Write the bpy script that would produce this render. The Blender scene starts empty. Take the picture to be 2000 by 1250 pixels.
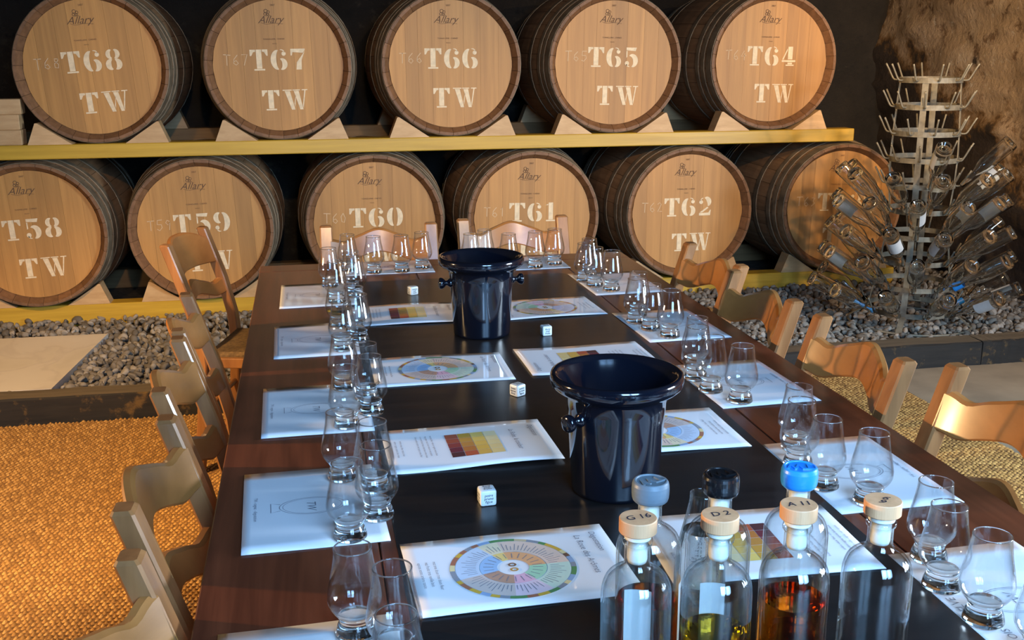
import bpy, math, random
import numpy as np
from mathutils import Matrix, Vector

R = math.radians
random.seed(7)
rng = np.random.default_rng(7)
scene = bpy.context.scene
COL = scene.collection

# ------------------------------------------------------------------ camera
cam_d = bpy.data.cameras.new('camera')
cam_d.sensor_width = 36.0
cam_d.lens = 2088.94 / 2000 * 36.0
cam_d.clip_start = 0.02
cam = bpy.data.objects.new('camera', cam_d)
COL.objects.link(cam)
_p, _y, _r = R(14.4905), R(10.6874), R(-0.26896)
fwd = Vector((math.sin(_y) * math.cos(_p), math.cos(_y) * math.cos(_p), -math.sin(_p)))
right = Vector((math.cos(_y), -math.sin(_y), 0))
up = right.cross(fwd)
r2 = math.cos(_r) * right + math.sin(_r) * up
u2 = -math.sin(_r) * right + math.cos(_r) * up
M = Matrix((r2, u2, -fwd)).transposed().to_4x4()
M.translation = Vector((0, 0, 1.4442))
cam.matrix_world = M
scene.camera = cam

# ------------------------------------------------------------------ world, lights, exposure
scene.view_settings.view_transform = 'Standard'
scene.view_settings.look = 'None'
scene.view_settings.gamma = 1.0
scene.view_settings.exposure = 0.0
scene.view_settings.use_curve_mapping = False
scene.cycles.max_bounces = 20
scene.cycles.diffuse_bounces = 3
scene.cycles.glossy_bounces = 6
scene.cycles.transmission_bounces = 18
scene.cycles.transparent_max_bounces = 96
scene.cycles.use_denoising = True
scene.cycles.sample_clamp_indirect = 6.0
scene.cycles.caustics_reflective = False

world = bpy.data.worlds.new('sky')
scene.world = world
world.use_nodes = True
world.node_tree.nodes['Background'].inputs[0].default_value = (0.50, 0.68, 1.0, 1)
world.node_tree.nodes['Background'].inputs[1].default_value = 0.35


def area(name, loc, target, sx, sy, power, color):
    d = bpy.data.lights.new(name, 'AREA')
    d.shape = 'RECTANGLE'
    d.size, d.size_y = sx, sy
    d.energy = power
    d.color = color
    o = bpy.data.objects.new(name, d)
    COL.objects.link(o)
    o.location = loc
    o.rotation_euler = (Vector(target) - Vector(loc)).to_track_quat('-Z', 'Y').to_euler()
    return o


def lamp(name, loc, target, power, color, radius=0.06, angle=110, blend=0.6):
    d = bpy.data.lights.new(name, 'SPOT')
    d.energy = power
    d.color = color
    d.shadow_soft_size = radius
    d.spot_size = R(angle)
    d.spot_blend = blend
    o = bpy.data.objects.new(name, d)
    COL.objects.link(o)
    o.location = loc
    o.rotation_euler = (Vector(target) - Vector(loc)).to_track_quat('-Z', 'Y').to_euler()
    return o


COOL = (0.30, 0.58, 1.0)
WARM = (1.0, 0.64, 0.29)
# daylight through the glazed double door behind the camera and the opening in the right-hand wall
for x in (0.42, 1.18):
    area('door_daylight', (x, -1.25, 2.0), (x * 0.6 + 0.25, 1.15, 0.70), 0.62, 1.5, 36, COOL).data.spread = R(95)
area('side_daylight', (3.60, 1.3, 1.28), (0.0, 2.0, 0.85), 0.9, 0.8, 225, (0.64, 0.81, 1.0))
# warm ceiling spots: a row of narrow ones on the barrels, one over the rug, one on the chairs, one by the rack, plus an added fill for the plaster wall
for k, (x, tx) in enumerate(((-0.9, -1.25), (0.1, -0.15), (1.0, 0.85), (1.8, 1.85), (2.5, 2.75))):
    lamp('barrel_spot', (x, 0.15, 2.60), (tx, 5.5, 0.93), (175, 260, 265, 250, 215)[k], WARM, 0.05, 27, 0.75)
lamp('rug_spot', (-1.5, 1.9, 2.62), (-1.35, 3.75, 0.0), 600, WARM, 0.06, 58, 0.7)
lamp('wall_lamp', (-3.1, 2.3, 1.28), (1.1, 2.3, 0.80), 680, WARM, 0.06, 64, 0.7)
lamp('wall_fill_spot', (1.5, 1.6, 2.62), (3.8, 5.6, 1.45), 700, WARM, 0.05, 36, 0.8)  # added fill with no known fixture, brightens the stained plaster wall
lamp('rack_spot', (3.40, 2.6, 2.30), (2.95, 5.5, 0.6), 110, WARM, 0.03, 80)


# ------------------------------------------------------------------ mesh helpers
def tag(o, label=None, cat=None, group=None, kind=None):
    if label: o['label'] = label
    if cat: o['category'] = cat
    if group: o['group'] = group
    if kind: o['kind'] = kind
    return o


def new_mesh(name, verts, faces, mats=(), fm=None, smooth=False):
    me = bpy.data.meshes.new(name)
    me.from_pydata([tuple(v) for v in verts], [], [tuple(f) for f in faces])
    for m in mats:
        me.materials.append(m)
    if fm is not None:
        me.polygons.foreach_set('material_index', np.asarray(fm, dtype=np.int32))
    if smooth:
        me.polygons.foreach_set('use_smooth', np.ones(len(me.polygons), dtype=bool))
    me.update()
    return me


def fast_mesh(name, V, F, mat, smooth=False):
    """V (n,3) array, F (m,k) int array with constant k."""
    V = np.ascontiguousarray(V, dtype=np.float32)
    F = np.ascontiguousarray(F, dtype=np.int32)
    me = bpy.data.meshes.new(name)
    me.vertices.add(len(V))
    me.vertices.foreach_set('co', V.ravel())
    k = F.shape[1]
    me.loops.add(F.size)
    me.loops.foreach_set('vertex_index', F.ravel())
    me.polygons.add(len(F))
    me.polygons.foreach_set('loop_start', np.arange(0, F.size, k, dtype=np.int32))
    me.polygons.foreach_set('loop_total', np.full(len(F), k, dtype=np.int32))
    if smooth:
        me.polygons.foreach_set('use_smooth', np.ones(len(F), dtype=bool))
    if mat:
        me.materials.append(mat)
    me.update(calc_edges=True)
    me.validate()
    return me


def ob(name, me, parent=None, loc=(0, 0, 0), rot=(0, 0, 0), scale=None):
    o = bpy.data.objects.new(name, me)
    COL.objects.link(o)
    o.location = loc
    o.rotation_euler = rot
    if scale: o.scale = scale
    if parent: o.parent = parent
    return o


def empty(name, loc, rz=0.0, parent=None):
    o = ob(name, None, parent, loc, (0, 0, rz))
    o.empty_display_size = 0.05
    return o


def box_vf(x0, x1, y0, y1, z0, z1, c=0.0):
    """box, with chamfered long edges when c > 0"""
    if c <= 0:
        V = [(x, y, z) for z in (z0, z1) for y in (y0, y1) for x in (x0, x1)]
        F = [(0, 2, 3, 1), (4, 5, 7, 6), (0, 1, 5, 4), (2, 6, 7, 3), (0, 4, 6, 2), (1, 3, 7, 5)]
        return V, F
    V, F = [], []
    import itertools
    idx = {}
    ax = ((x0, x1), (y0, y1), (z0, z1))
    for s in itertools.product((0, 1), repeat=3):
        for k in range(3):
            p = []
            for a in range(3):
                v = ax[a][s[a]]
                if a != k:
                    v += c if s[a] == 0 else -c
                p.append(v)
            idx[(s, k)] = len(V)
            V.append(tuple(p))
    for k in range(3):           # main faces
        for sk in (0, 1):
            a, b = [i for i in range(3) if i != k]
            q = []
            for sa, sb in ((0, 0), (1, 0), (1, 1), (0, 1)):
                s = [0, 0, 0]; s[k] = sk; s[a] = sa; s[b] = sb
                q.append(idx[(tuple(s), k)])
            F.append(q)
    for k in range(3):           # edge chamfers along axis k
        a, b = [i for i in range(3) if i != k]
        for sa in (0, 1):
            for sb in (0, 1):
                s0 = [0, 0, 0]; s0[a] = sa; s0[b] = sb
                s1 = list(s0); s1[k] = 1
                s0, s1 = tuple(s0), tuple(s1)
                F.append([idx[(s0, a)], idx[(s1, a)], idx[(s1, b)], idx[(s0, b)]])
    for s in itertools.product((0, 1), repeat=3):
        F.append([idx[(s, 0)], idx[(s, 1)], idx[(s, 2)]])
    return V, F


def fix_normals(me):
    import bmesh
    bm = bmesh.new()
    bm.from_mesh(me)
    bmesh.ops.recalc_face_normals(bm, faces=bm.faces)
    bm.to_mesh(me)
    bm.free()
    return me


def box_me(name, dims, mat, c=0.0):
    V, F = box_vf(*dims, c=c)
    return fix_normals(new_mesh(name, V, F, (mat,)))


def lathe_vf(prof, n=32, closed=False):
    """prof: list of (r, z).  closed joins last profile point to the first."""
    V, F, rows = [], [], []
    for r, z in prof:
        if r < 1e-6:
            rows.append([len(V)] * n)
            V.append((0, 0, z))
        else:
            rows.append(list(range(len(V), len(V) + n)))
            V += [(r * math.cos(2 * math.pi * i / n), r * math.sin(2 * math.pi * i / n), z) for i in range(n)]
    m = len(rows)
    for j in range(m if closed else m - 1):
        a, b = rows[j], rows[(j + 1) % m]
        for i in range(n):
            q = [a[i], a[(i + 1) % n], b[(i + 1) % n], b[i]]
            q2 = []
            for v in q:
                if v not in q2: q2.append(v)
            if len(q2) >= 3: F.append(q2)
    return V, F


def lathe_me(name, prof, mat, n=32, closed=False, smooth=True):
    V, F = lathe_vf(prof, n, closed)
    return fix_normals(new_mesh(name, V, F, (mat,), smooth=smooth))


def spline(pts, k=4):
    """Catmull-Rom through 2D/3D points"""
    P = [Vector(p) for p in pts]
    P = [P[0] * 2 - P[1]] + P + [P[-1] * 2 - P[-2]]
    out = []
    for i in range(1, len(P) - 2):
        for t in range(k):
            u = t / k
            a, b, c, d = P[i - 1], P[i], P[i + 1], P[i + 2]
            out.append(0.5 * ((2 * b) + (c - a) * u + (2 * a - 5 * b + 4 * c - d) * u * u + (3 * b - a - 3 * c + d) * u ** 3))
    out.append(P[-2])
    return [tuple(v) for v in out]


def tube_vf(path, rad, n=8, base=0, closed=False):
    V, F = [], []
    P = [Vector(p) for p in path]
    m = len(P)
    prev = None
    for i, p in enumerate(P):
        if closed:
            d = (P[(i + 1) % m] - P[i - 1]).normalized()
        else:
            d = (P[min(i + 1, m - 1)] - P[max(i - 1, 0)]).normalized()
        if prev is None:
            u = d.cross(Vector((0, 0, 1)))
            if u.length < 1e-3: u = d.cross(Vector((1, 0, 0)))
            u.normalize()
        else:
            u = (prev - d * prev.dot(d)).normalized()
        prev = u
        w = d.cross(u)
        r = rad[i] if hasattr(rad, '__len__') else rad
        for k in range(n):
            a = 2 * math.pi * k / n
            V.append(tuple(p + u * (r * math.cos(a)) + w * (r * math.sin(a))))
    for i in range(m if closed else m - 1):
        for k in range(n):
            j = (i + 1) % m
            F.append((base + i * n + k, base + i * n + (k + 1) % n, base + j * n + (k + 1) % n, base + j * n + k))
    if not closed:
        F.append(tuple(base + k for k in range(n))[::-1])
        F.append(tuple(base + (m - 1) * n + k for k in range(n)))
    return V, F


def tube_me(name, path, rad, mat, n=8, closed=False):
    V, F = tube_vf(path, rad, n, 0, closed)
    return fix_normals(new_mesh(name, V, F, (mat,), smooth=True))


def prism_me(name, poly, axis, d0, d1, mat, c=0.0):
    """extrude 2D poly (a,b) along axis; axis 'y': (a,b)->(x,z); 'z': (x,y); 'x': (y,z)"""
    def P(a, b, d):
        return {'y': (a, d, b), 'z': (a, b, d), 'x': (d, a, b)}[axis]
    n = len(poly)
    V = [P(a, b, d0) for a, b in poly] + [P(a, b, d1) for a, b in poly]
    F = [tuple(range(n)), tuple(range(2 * n - 1, n - 1, -1))]
    F += [(i, (i + 1) % n, n + (i + 1) % n, n + i) for i in range(n)]
    return fix_normals(new_mesh(name, V, F, (mat,)))


def merge(parts):
    V, F = [], []
    for v, f in parts:
        b = len(V)
        V += list(v)
        F += [tuple(i + b for i in q) for q in f]
    return V, F


def vnoise(x, y, cells, seed):
    g = np.random.default_rng(seed).random((cells + 2, cells + 2))
    xi = np.clip(x * cells, 0, cells - 1e-6); yi = np.clip(y * cells, 0, cells - 1e-6)
    i, j = xi.astype(int), yi.astype(int)
    u, v = xi - i, yi - j
    u = u * u * (3 - 2 * u); v = v * v * (3 - 2 * v)
    return (g[i, j] * (1 - u) * (1 - v) + g[i + 1, j] * u * (1 - v) + g[i, j + 1] * (1 - u) * v + g[i + 1, j + 1] * u * v) - 0.5


def fbm(x, y, cells, seed, octv=4):
    s, a = 0, 1.0
    for k in range(octv):
        s = s + a * vnoise(x, y, cells, seed + k)
        cells *= 2; a *= 0.5
    return s


# ------------------------------------------------------------------ materials
def mat_new(name):
    m = bpy.data.materials.new(name)
    m.use_nodes = True
    nt = m.node_tree
    return m, nt, nt.nodes, nt.links, nt.nodes['Principled BSDF']


def ramp(N, stops):
    r = N.new('ShaderNodeValToRGB')
    els = r.color_ramp.elements
    while len(els) < len(stops): els.new(0.5)
    for e, (p, c) in zip(els, stops):
        e.position = p
        e.color = (*c, 1)
    return r


def plain(name, color, rough=0.5, metal=0.0, coat=0.0, **kw):
    m, nt, N, L, b = mat_new(name)
    b.inputs['Base Color'].default_value = (*color, 1)
    b.inputs['Roughness'].default_value = rough
    b.inputs['Metallic'].default_value = metal
    b.inputs['Coat Weight'].default_value = coat
    b.inputs['Coat Roughness'].default_value = kw.get('coat_rough', 0.05)
    if 'spec' in kw: b.inputs['Specular IOR Level'].default_value = kw['spec']
    if 'noise' in kw:
        sc, amt = kw['noise']
        t = N.new('ShaderNodeTexCoord')
        n = N.new('ShaderNodeTexNoise')
        n.inputs['Scale'].default_value = sc
        n.inputs['Detail'].default_value = 5
        L.new(t.outputs['Object'], n.inputs['Vector'])
        c0 = tuple(max(0, c * (1 - amt)) for c in color); c1 = tuple(min(1, c * (1 + amt)) for c in color)
        r = ramp(N, [(0.3, c0), (0.7, c1)])
        L.new(n.outputs['Fac'], r.inputs['Fac'])
        L.new(r.outputs['Color'], b.inputs['Base Color'])
        if kw.get('bump'):
            bp = N.new('ShaderNodeBump')
            bp.inputs['Strength'].default_value = kw['bump']
            bp.inputs['Distance'].default_value = kw.get('bdist', 0.004)
            L.new(n.outputs['Fac'], bp.inputs['Height'])
            L.new(bp.outputs['Normal'], b.inputs['Normal'])
    return m


def wood(name, c_dark, c_light, grain=(60, 60, 3), rough=0.55, vary=0.25, coat=0.0, bump=0.15, coord='Object', knots=0.0, wear=None):
    """long grain along the axis with the smallest scale; every object gets its own tone"""
    m, nt, N, L, b = mat_new(name)
    t = N.new('ShaderNodeTexCoord')
    oi = N.new('ShaderNodeObjectInfo')
    add = N.new('ShaderNodeVectorMath'); add.operation = 'ADD'
    mul = N.new('ShaderNodeVectorMath'); mul.operation = 'SCALE'
    L.new(oi.outputs['Random'], mul.inputs['Scale'])
    mul.inputs[0].default_value = (7.3, 3.1, 9.7)
    L.new(t.outputs[coord], add.inputs[0]); L.new(mul.outputs[0], add.inputs[1])
    mp = N.new('ShaderNodeMapping')
    mp.inputs['Scale'].default_value = grain
    L.new(add.outputs[0], mp.inputs['Vector'])
    n = N.new('ShaderNodeTexNoise')
    n.inputs['Scale'].default_value = 1.0; n.inputs['Detail'].default_value = 6; n.inputs['Roughness'].default_value = 0.62
    n.inputs['Distortion'].default_value = 0.35
    L.new(mp.outputs[0], n.inputs['Vector'])
    r = ramp(N, [(0.28, c_dark), (0.72, c_light)])
    L.new(n.outputs['Fac'], r.inputs['Fac'])
    hsv = N.new('ShaderNodeHueSaturation')
    mr = N.new('ShaderNodeMapRange')
    mr.inputs['To Min'].default_value = 1 - vary; mr.inputs['To Max'].default_value = 1 + vary
    L.new(oi.outputs['Random'], mr.inputs['Value'])
    L.new(mr.outputs[0], hsv.inputs['Value'])
    L.new(r.outputs['Color'], hsv.inputs['Color'])
    out = hsv.outputs['Color']
    if wear:
        n2 = N.new('ShaderNodeTexNoise'); n2.inputs['Scale'].default_value = wear[0]; n2.inputs['Detail'].default_value = 7; n2.inputs['Roughness'].default_value = 0.7
        L.new(add.outputs[0], n2.inputs['Vector'])
        rr = ramp(N, [(wear[1], (0, 0, 0)), (wear[1] + 0.12, (1, 1, 1))])
        L.new(n2.outputs['Fac'], rr.inputs['Fac'])
        mx = N.new('ShaderNodeMix'); mx.data_type = 'RGBA'
        L.new(rr.outputs['Color'], mx.inputs['Factor'])
        L.new(out, mx.inputs[6]); mx.inputs[7].default_value = (*wear[2], 1)
        out = mx.outputs[2]
    L.new(out, b.inputs['Base Color'])
    b.inputs['Roughness'].default_value = rough
    b.inputs['Coat Weight'].default_value = coat
    b.inputs['Coat Roughness'].default_value = 0.18
    if bump:
        bp = N.new('ShaderNodeBump'); bp.inputs['Strength'].default_value = bump; bp.inputs['Distance'].default_value = 0.003
        L.new(n.outputs['Fac'], bp.inputs['Height']); L.new(bp.outputs['Normal'], b.inputs['Normal'])
    return m


MT = {}
MT['head'] = wood('barrel head oak', (0.39, 0.182, 0.046), (0.54, 0.265, 0.070), (38, 38, 1.6), 0.55, 0.13, bump=0.05)
MT['stave'] = wood('barrel stave oak', (0.22, 0.115, 0.05), (0.37, 0.21, 0.10), (34, 2.0, 34), 0.6, 0.12, bump=0.1)
MT['chime'] = wood('chime oak', (0.15, 0.068, 0.026), (0.26, 0.125, 0.052), (40, 40, 40), 0.65, 0.15, bump=0.1)
MT['hoop'] = plain('hoop steel', (0.20, 0.145, 0.085), 0.6, 0.2, noise=(18, 0.35))
MT['stencil'] = plain('stencil paint', (0.80, 0.62, 0.38), 0.7, noise=(60, 0.12))
MT['brand'] = plain('burnt brand mark', (0.13, 0.065, 0.03), 0.8)
MT['chalk'] = plain('chalk', (0.66, 0.46, 0.26), 0.9)
MT['beam'] = wood('yellow beam', (0.47, 0.27, 0.022), (0.66, 0.40, 0.042), (2.0, 40, 40), 0.45, 0.05, coat=0.15)
MT['chock'] = wood('chock pine', (0.50, 0.29, 0.12), (0.66, 0.42, 0.2), (8, 8, 34), 0.6, 0.12)
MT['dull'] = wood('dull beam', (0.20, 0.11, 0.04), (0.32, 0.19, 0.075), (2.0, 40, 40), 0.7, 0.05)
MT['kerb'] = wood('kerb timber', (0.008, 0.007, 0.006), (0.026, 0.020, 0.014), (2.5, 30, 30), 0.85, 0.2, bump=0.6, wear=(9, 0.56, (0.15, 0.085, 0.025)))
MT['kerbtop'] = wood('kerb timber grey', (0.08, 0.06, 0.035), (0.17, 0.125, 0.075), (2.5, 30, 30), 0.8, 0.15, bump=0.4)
MT['table'] = wood('table wood', (0.065, 0.016, 0.007), (0.18, 0.047, 0.019), (26, 1.4, 26), 0.34, 0.12, coat=0.25, bump=0.08, wear=(14, 0.70, (0.15, 0.085, 0.055)))
MT['runner'] = wood('runner', (0.010, 0.0085, 0.0085), (0.019, 0.015, 0.014), (3, 60, 60), 0.30, 0.0, coat=0.0, bump=0.02)
MT['chair'] = wood('chair beech', (0.25, 0.094, 0.022), (0.42, 0.168, 0.044), (9, 5, 9), 0.36, 0.12, coat=0.35, bump=0.06)
MT['chair_leg'] = wood('chair post', (0.20, 0.08, 0.025), (0.36, 0.155, 0.052), (26, 26, 2.5), 0.38, 0.12, coat=0.35, bump=0.06)
MT['rush'] = plain('rush seat', (0.13, 0.075, 0.028), 0.85, noise=(90, 0.4), bump=0.6)
MT['paper'] = plain('laminated paper', (0.88, 0.88, 0.90), 0.5, coat=0.9, coat_rough=0.04)
MT['film'] = plain('laminate edge', (0.45, 0.48, 0.52), 0.15, coat=1.0)
MT['ink'] = plain('ink', (0.035, 0.035, 0.045), 0.5, coat=0.6)
MT['ink_grey'] = plain('grey ink', (0.22, 0.22, 0.26), 0.5, coat=0.6)
MT['blackplastic'] = plain('black plastic', (0.0035, 0.0048, 0.0095), 0.11, coat=0.6, coat_rough=0.03)
MT['die'] = plain('die plastic', (0.80, 0.82, 0.80), 0.35, coat=0.3)
MT['capwood'] = wood('stopper wood', (0.60, 0.29, 0.13), (0.78, 0.42, 0.21), (60, 60, 6), 0.6, 0.08)
MT['cork'] = plain('white stopper', (0.80, 0.76, 0.64), 0.5)
MT['wax_grey'] = plain('grey wax', (0.13, 0.165, 0.19), 0.4, noise=(30, 0.15), bump=0.15)
MT['wax_black'] = plain('black wax', (0.008, 0.008, 0.009), 0.18, coat=0.4)
MT['wax_blue'] = plain('blue wax', (0.02, 0.25, 0.72), 0.32, coat=0.3)
MT['label'] = plain('bottle label', (0.55, 0.55, 0.53), 0.7, noise=(18, 0.12))
MT['zinc'] = plain('galvanised steel', (0.19, 0.17, 0.125), 0.6, 0.3, noise=(35, 0.3))
MT['bluecap'] = plain('blue capsule', (0.02, 0.22, 0.62), 0.35)
MT['floor'] = plain('floor screed', (0.30, 0.23, 0.15), 0.8, noise=(5, 0.2), bump=0.15)
MT['slab'] = None


def glass_thin(name, tint=(0.985, 0.99, 0.99), edge=(0.9, 0.93, 0.95), grazing=0.55, refr=0.8):
    """thin clear wall: light passes straight through face-on, real refraction where seen edge-on"""
    m, nt, N, L, b = mat_new(name)
    N.remove(b)
    out = N['Material Output']
    lw = N.new('ShaderNodeLayerWeight'); lw.inputs['Blend'].default_value = 0.5

    def power(e, k):
        pw = N.new('ShaderNodeMath'); pw.operation = 'POWER'; pw.inputs[1].default_value = e
        L.new(lw.outputs['Facing'], pw.inputs[0])
        ml = N.new('ShaderNodeMath'); ml.operation = 'MULTIPLY_ADD'; ml.inputs[1].default_value = k[1]; ml.inputs[2].default_value = k[0]
        L.new(pw.outputs[0], ml.inputs[0])
        return ml.outputs[0]
    tr = N.new('ShaderNodeBsdfTransparent'); tr.inputs['Color'].default_value = (*tint, 1)
    gs = N.new('ShaderNodeBsdfGlass'); gs.inputs['Color'].default_value = (*edge, 1); gs.inputs['IOR'].default_value = 1.48
    m1 = N.new('ShaderNodeMixShader')
    L.new(power(3.0, (0.0, refr)), m1.inputs['Fac']); L.new(tr.outputs[0], m1.inputs[1]); L.new(gs.outputs[0], m1.inputs[2])
    gl = N.new('ShaderNodeBsdfGlossy'); gl.inputs['Roughness'].default_value = 0.012
    mx = N.new('ShaderNodeMixShader')
    L.new(power(5.0, (0.045, grazing)), mx.inputs['Fac']); L.new(m1.outputs[0], mx.inputs[1]); L.new(gl.outputs[0], mx.inputs[2])
    L.new(mx.outputs[0], out.inputs['Surface'])
    return m


def glass_solid(name, color=(0.97, 0.985, 0.985), ior=1.5, rough=0.0):
    m, nt, N, L, b = mat_new(name)
    N.remove(b)
    g = N.new('ShaderNodeBsdfGlass')
    g.inputs['Color'].default_value = (*color, 1); g.inputs['IOR'].default_value = ior; g.inputs['Roughness'].default_value = rough
    L.new(g.outputs[0], N['Material Output'].inputs['Surface'])
    return m


MT['glass'] = glass_thin('thin glass')
MT['glass_foot'] = glass_solid('solid glass')
MT['glass_bottle'] = glass_thin('bottle glass', (0.97, 0.98, 0.98), (0.88, 0.92, 0.94))
MT['glass_rack'] = glass_solid('old bottle glass', (0.98, 0.985, 0.98), 1.48, 0.0)
MT['whisky'] = glass_solid('amber spirit', (0.88, 0.46, 0.13), 1.36)
MT['whisky_pale'] = glass_solid('straw spirit', (0.86, 0.70, 0.26), 1.36)
MT['water'] = glass_solid('water', (0.96, 0.98, 0.98), 1.33)


def stone_wall(name, stops, patches, scale, bump):
    m, nt, N, L, b = mat_new(name)
    t = N.new('ShaderNodeTexCoord')
    n = N.new('ShaderNodeTexNoise'); n.inputs['Scale'].default_value = scale; n.inputs['Detail'].default_value = 9; n.inputs['Roughness'].default_value = 0.68
    L.new(t.outputs['Object'], n.inputs['Vector'])
    r = ramp(N, stops); L.new(n.outputs['Fac'], r.inputs['Fac'])
    out = r.outputs['Color']
    for (sc, lo, hi, col, off) in patches:
        mp = N.new('ShaderNodeMapping'); mp.inputs['Location'].default_value = off
        L.new(t.outputs['Object'], mp.inputs['Vector'])
        n2 = N.new('ShaderNodeTexNoise'); n2.inputs['Scale'].default_value = sc; n2.inputs['Detail'].default_value = 8; n2.inputs['Roughness'].default_value = 0.66
        L.new(mp.outputs[0], n2.inputs['Vector'])
        rr = ramp(N, [(lo, (0, 0, 0)), (hi, (1, 1, 1))]); L.new(n2.outputs['Fac'], rr.inputs['Fac'])
        mx = N.new('ShaderNodeMix'); mx.data_type = 'RGBA'
        L.new(rr.outputs['Color'], mx.inputs['Factor']); L.new(out, mx.inputs[6]); mx.inputs[7].default_value = (*col, 1)
        out = mx.outputs[2]
    L.new(out, b.inputs['Base Color'])
    b.inputs['Roughness'].default_value = 0.92
    n3 = N.new('ShaderNodeTexNoise'); n3.inputs['Scale'].default_value = 22; n3.inputs['Detail'].default_value = 8; n3.inputs['Roughness'].default_value = 0.7
    L.new(t.outputs['Object'], n3.inputs['Vector'])
    bp = N.new('ShaderNodeBump'); bp.inputs['Strength'].default_value = bump; bp.inputs['Distance'].default_value = 0.03
    L.new(n3.outputs['Fac'], bp.inputs['Height']); L.new(bp.outputs['Normal'], b.inputs['Normal'])
    return m, N, L, b, t, out


MT['wall_dark'] = stone_wall('blackened wall', [(0.3, (0.009, 0.007, 0.005)), (0.75, (0.040, 0.031, 0.022))],
                             [(3.0, 0.58, 0.72, (0.10, 0.082, 0.055), (3, 1, 0)), (9.0, 0.6, 0.7, (0.012, 0.010, 0.008), (1, 4, 2))], 2.2, 1.0)[0]


def right_wall_mat():
    """plaster with a large soot stain low on the wall and ochre runs, all fixed to the wall itself"""
    m, N, L, b, t, out = stone_wall('stained plaster', [(0.25, (0.28, 0.19, 0.11)), (0.55, (0.46, 0.335, 0.22)), (0.75, (0.60, 0.50, 0.39))],
                                    [(2.4, 0.60, 0.70, (0.075, 0.04, 0.02), (0, 2, 5)), (8.0, 0.56, 0.64, (0.17, 0.10, 0.05), (4, 1, 2)), (13.0, 0.60, 0.68, (0.62, 0.54, 0.44), (1, 7, 3)), (5.0, 0.63, 0.70, (0.045, 0.028, 0.018), (9, 3, 1))], 1.7, 1.0)
    sep = N.new('ShaderNodeSeparateXYZ'); L.new(t.outputs['Object'], sep.inputs[0])
    nz = N.new('ShaderNodeTexNoise'); nz.inputs['Scale'].default_value = 3.2; nz.inputs['Detail'].default_value = 8; nz.inputs['Roughness'].default_value = 0.65
    L.new(t.outputs['Object'], nz.inputs['Vector'])

    def soot(y0, slope, gain, width):
        # mask = clamp((edge(y) + noise - z) / width)
        a = N.new('ShaderNodeMath'); a.operation = 'MULTIPLY_ADD'; a.inputs[1].default_value = slope; a.inputs[2].default_value = y0
        L.new(sep.outputs['Y'], a.inputs[0])
        c = N.new('ShaderNodeMath'); c.operation = 'MULTIPLY_ADD'; c.inputs[1].default_value = gain
        L.new(nz.outputs['Fac'], c.inputs[0]); L.new(a.outputs[0], c.inputs[2])
        d = N.new('ShaderNodeMath'); d.operation = 'SUBTRACT'; L.new(c.outputs[0], d.inputs[0]); L.new(sep.outputs['Z'], d.inputs[1])
        e = N.new('ShaderNodeMath'); e.operation = 'DIVIDE'; e.use_clamp = True; L.new(d.outputs[0], e.inputs[0]); e.inputs[1].default_value = width
        return e.outputs[0]
    for y0, sl, gain, wd, col in ((-2.05, 0.42, 1.6, 0.14, (0.19, 0.10, 0.03)), (-2.22, 0.42, 1.7, 0.10, (0.035, 0.022, 0.014))):
        mx = N.new('ShaderNodeMix'); mx.data_type = 'RGBA'
        L.new(soot(y0, sl, gain, wd), mx.inputs['Factor']); L.new(out, mx.inputs[6]); mx.inputs[7].default_value = (*col, 1)
        out = mx.outputs[2]
    L.new(out, b.inputs['Base Color'])
    return m


MT['wall_plaster'] = right_wall_mat()


def gravel_mat():
    m, nt, N, L, b = mat_new('gravel stone')
    g = N.new('ShaderNodeNewGeometry'); oi = N.new('ShaderNodeObjectInfo')
    ad = N.new('ShaderNodeMath'); ad.operation = 'ADD'; L.new(g.outputs['Random Per Island'], ad.inputs[0]); L.new(oi.outputs['Random'], ad.inputs[1])
    fr = N.new('ShaderNodeMath'); fr.operation = 'FRACT'; L.new(ad.outputs[0], fr.inputs[0])
    r = ramp(N, [(0.0, (0.11, 0.092, 0.070)), (0.45, (0.19, 0.16, 0.125)), (0.8, (0.28, 0.24, 0.19)), (1.0, (0.36, 0.315, 0.26))])
    L.new(fr.outputs[0], r.inputs['Fac']); L.new(r.outputs['Color'], b.inputs['Base Color'])
    b.inputs['Roughness'].default_value = 0.85
    return m


MT['gravel'] = gravel_mat()
MT['soil'] = plain('gravel bed soil', (0.07, 0.055, 0.038), 0.95, noise=(40, 0.4), bump=0.5)


def marble():
    m, nt, N, L, b = mat_new('pale slab')
    t = N.new('ShaderNodeTexCoord')
    n = N.new('ShaderNodeTexNoise'); n.inputs['Scale'].default_value = 2.2; n.inputs['Detail'].default_value = 9; n.inputs['Distortion'].default_value = 0.5
    L.new(t.outputs['Object'], n.inputs['Vector'])
    r = ramp(N, [(0.3, (0.60, 0.52, 0.40)), (0.47, (0.70, 0.62, 0.50)), (0.5, (0.64, 0.56, 0.46)), (0.53, (0.71, 0.63, 0.52)), (0.8, (0.76, 0.69, 0.58))])
    L.new(n.outputs['Fac'], r.inputs['Fac']); L.new(r.outputs['Color'], b.inputs['Base Color'])
    b.inputs['Roughness'].default_value = 0.55
    return m


MT['slab'] = marble()


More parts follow.
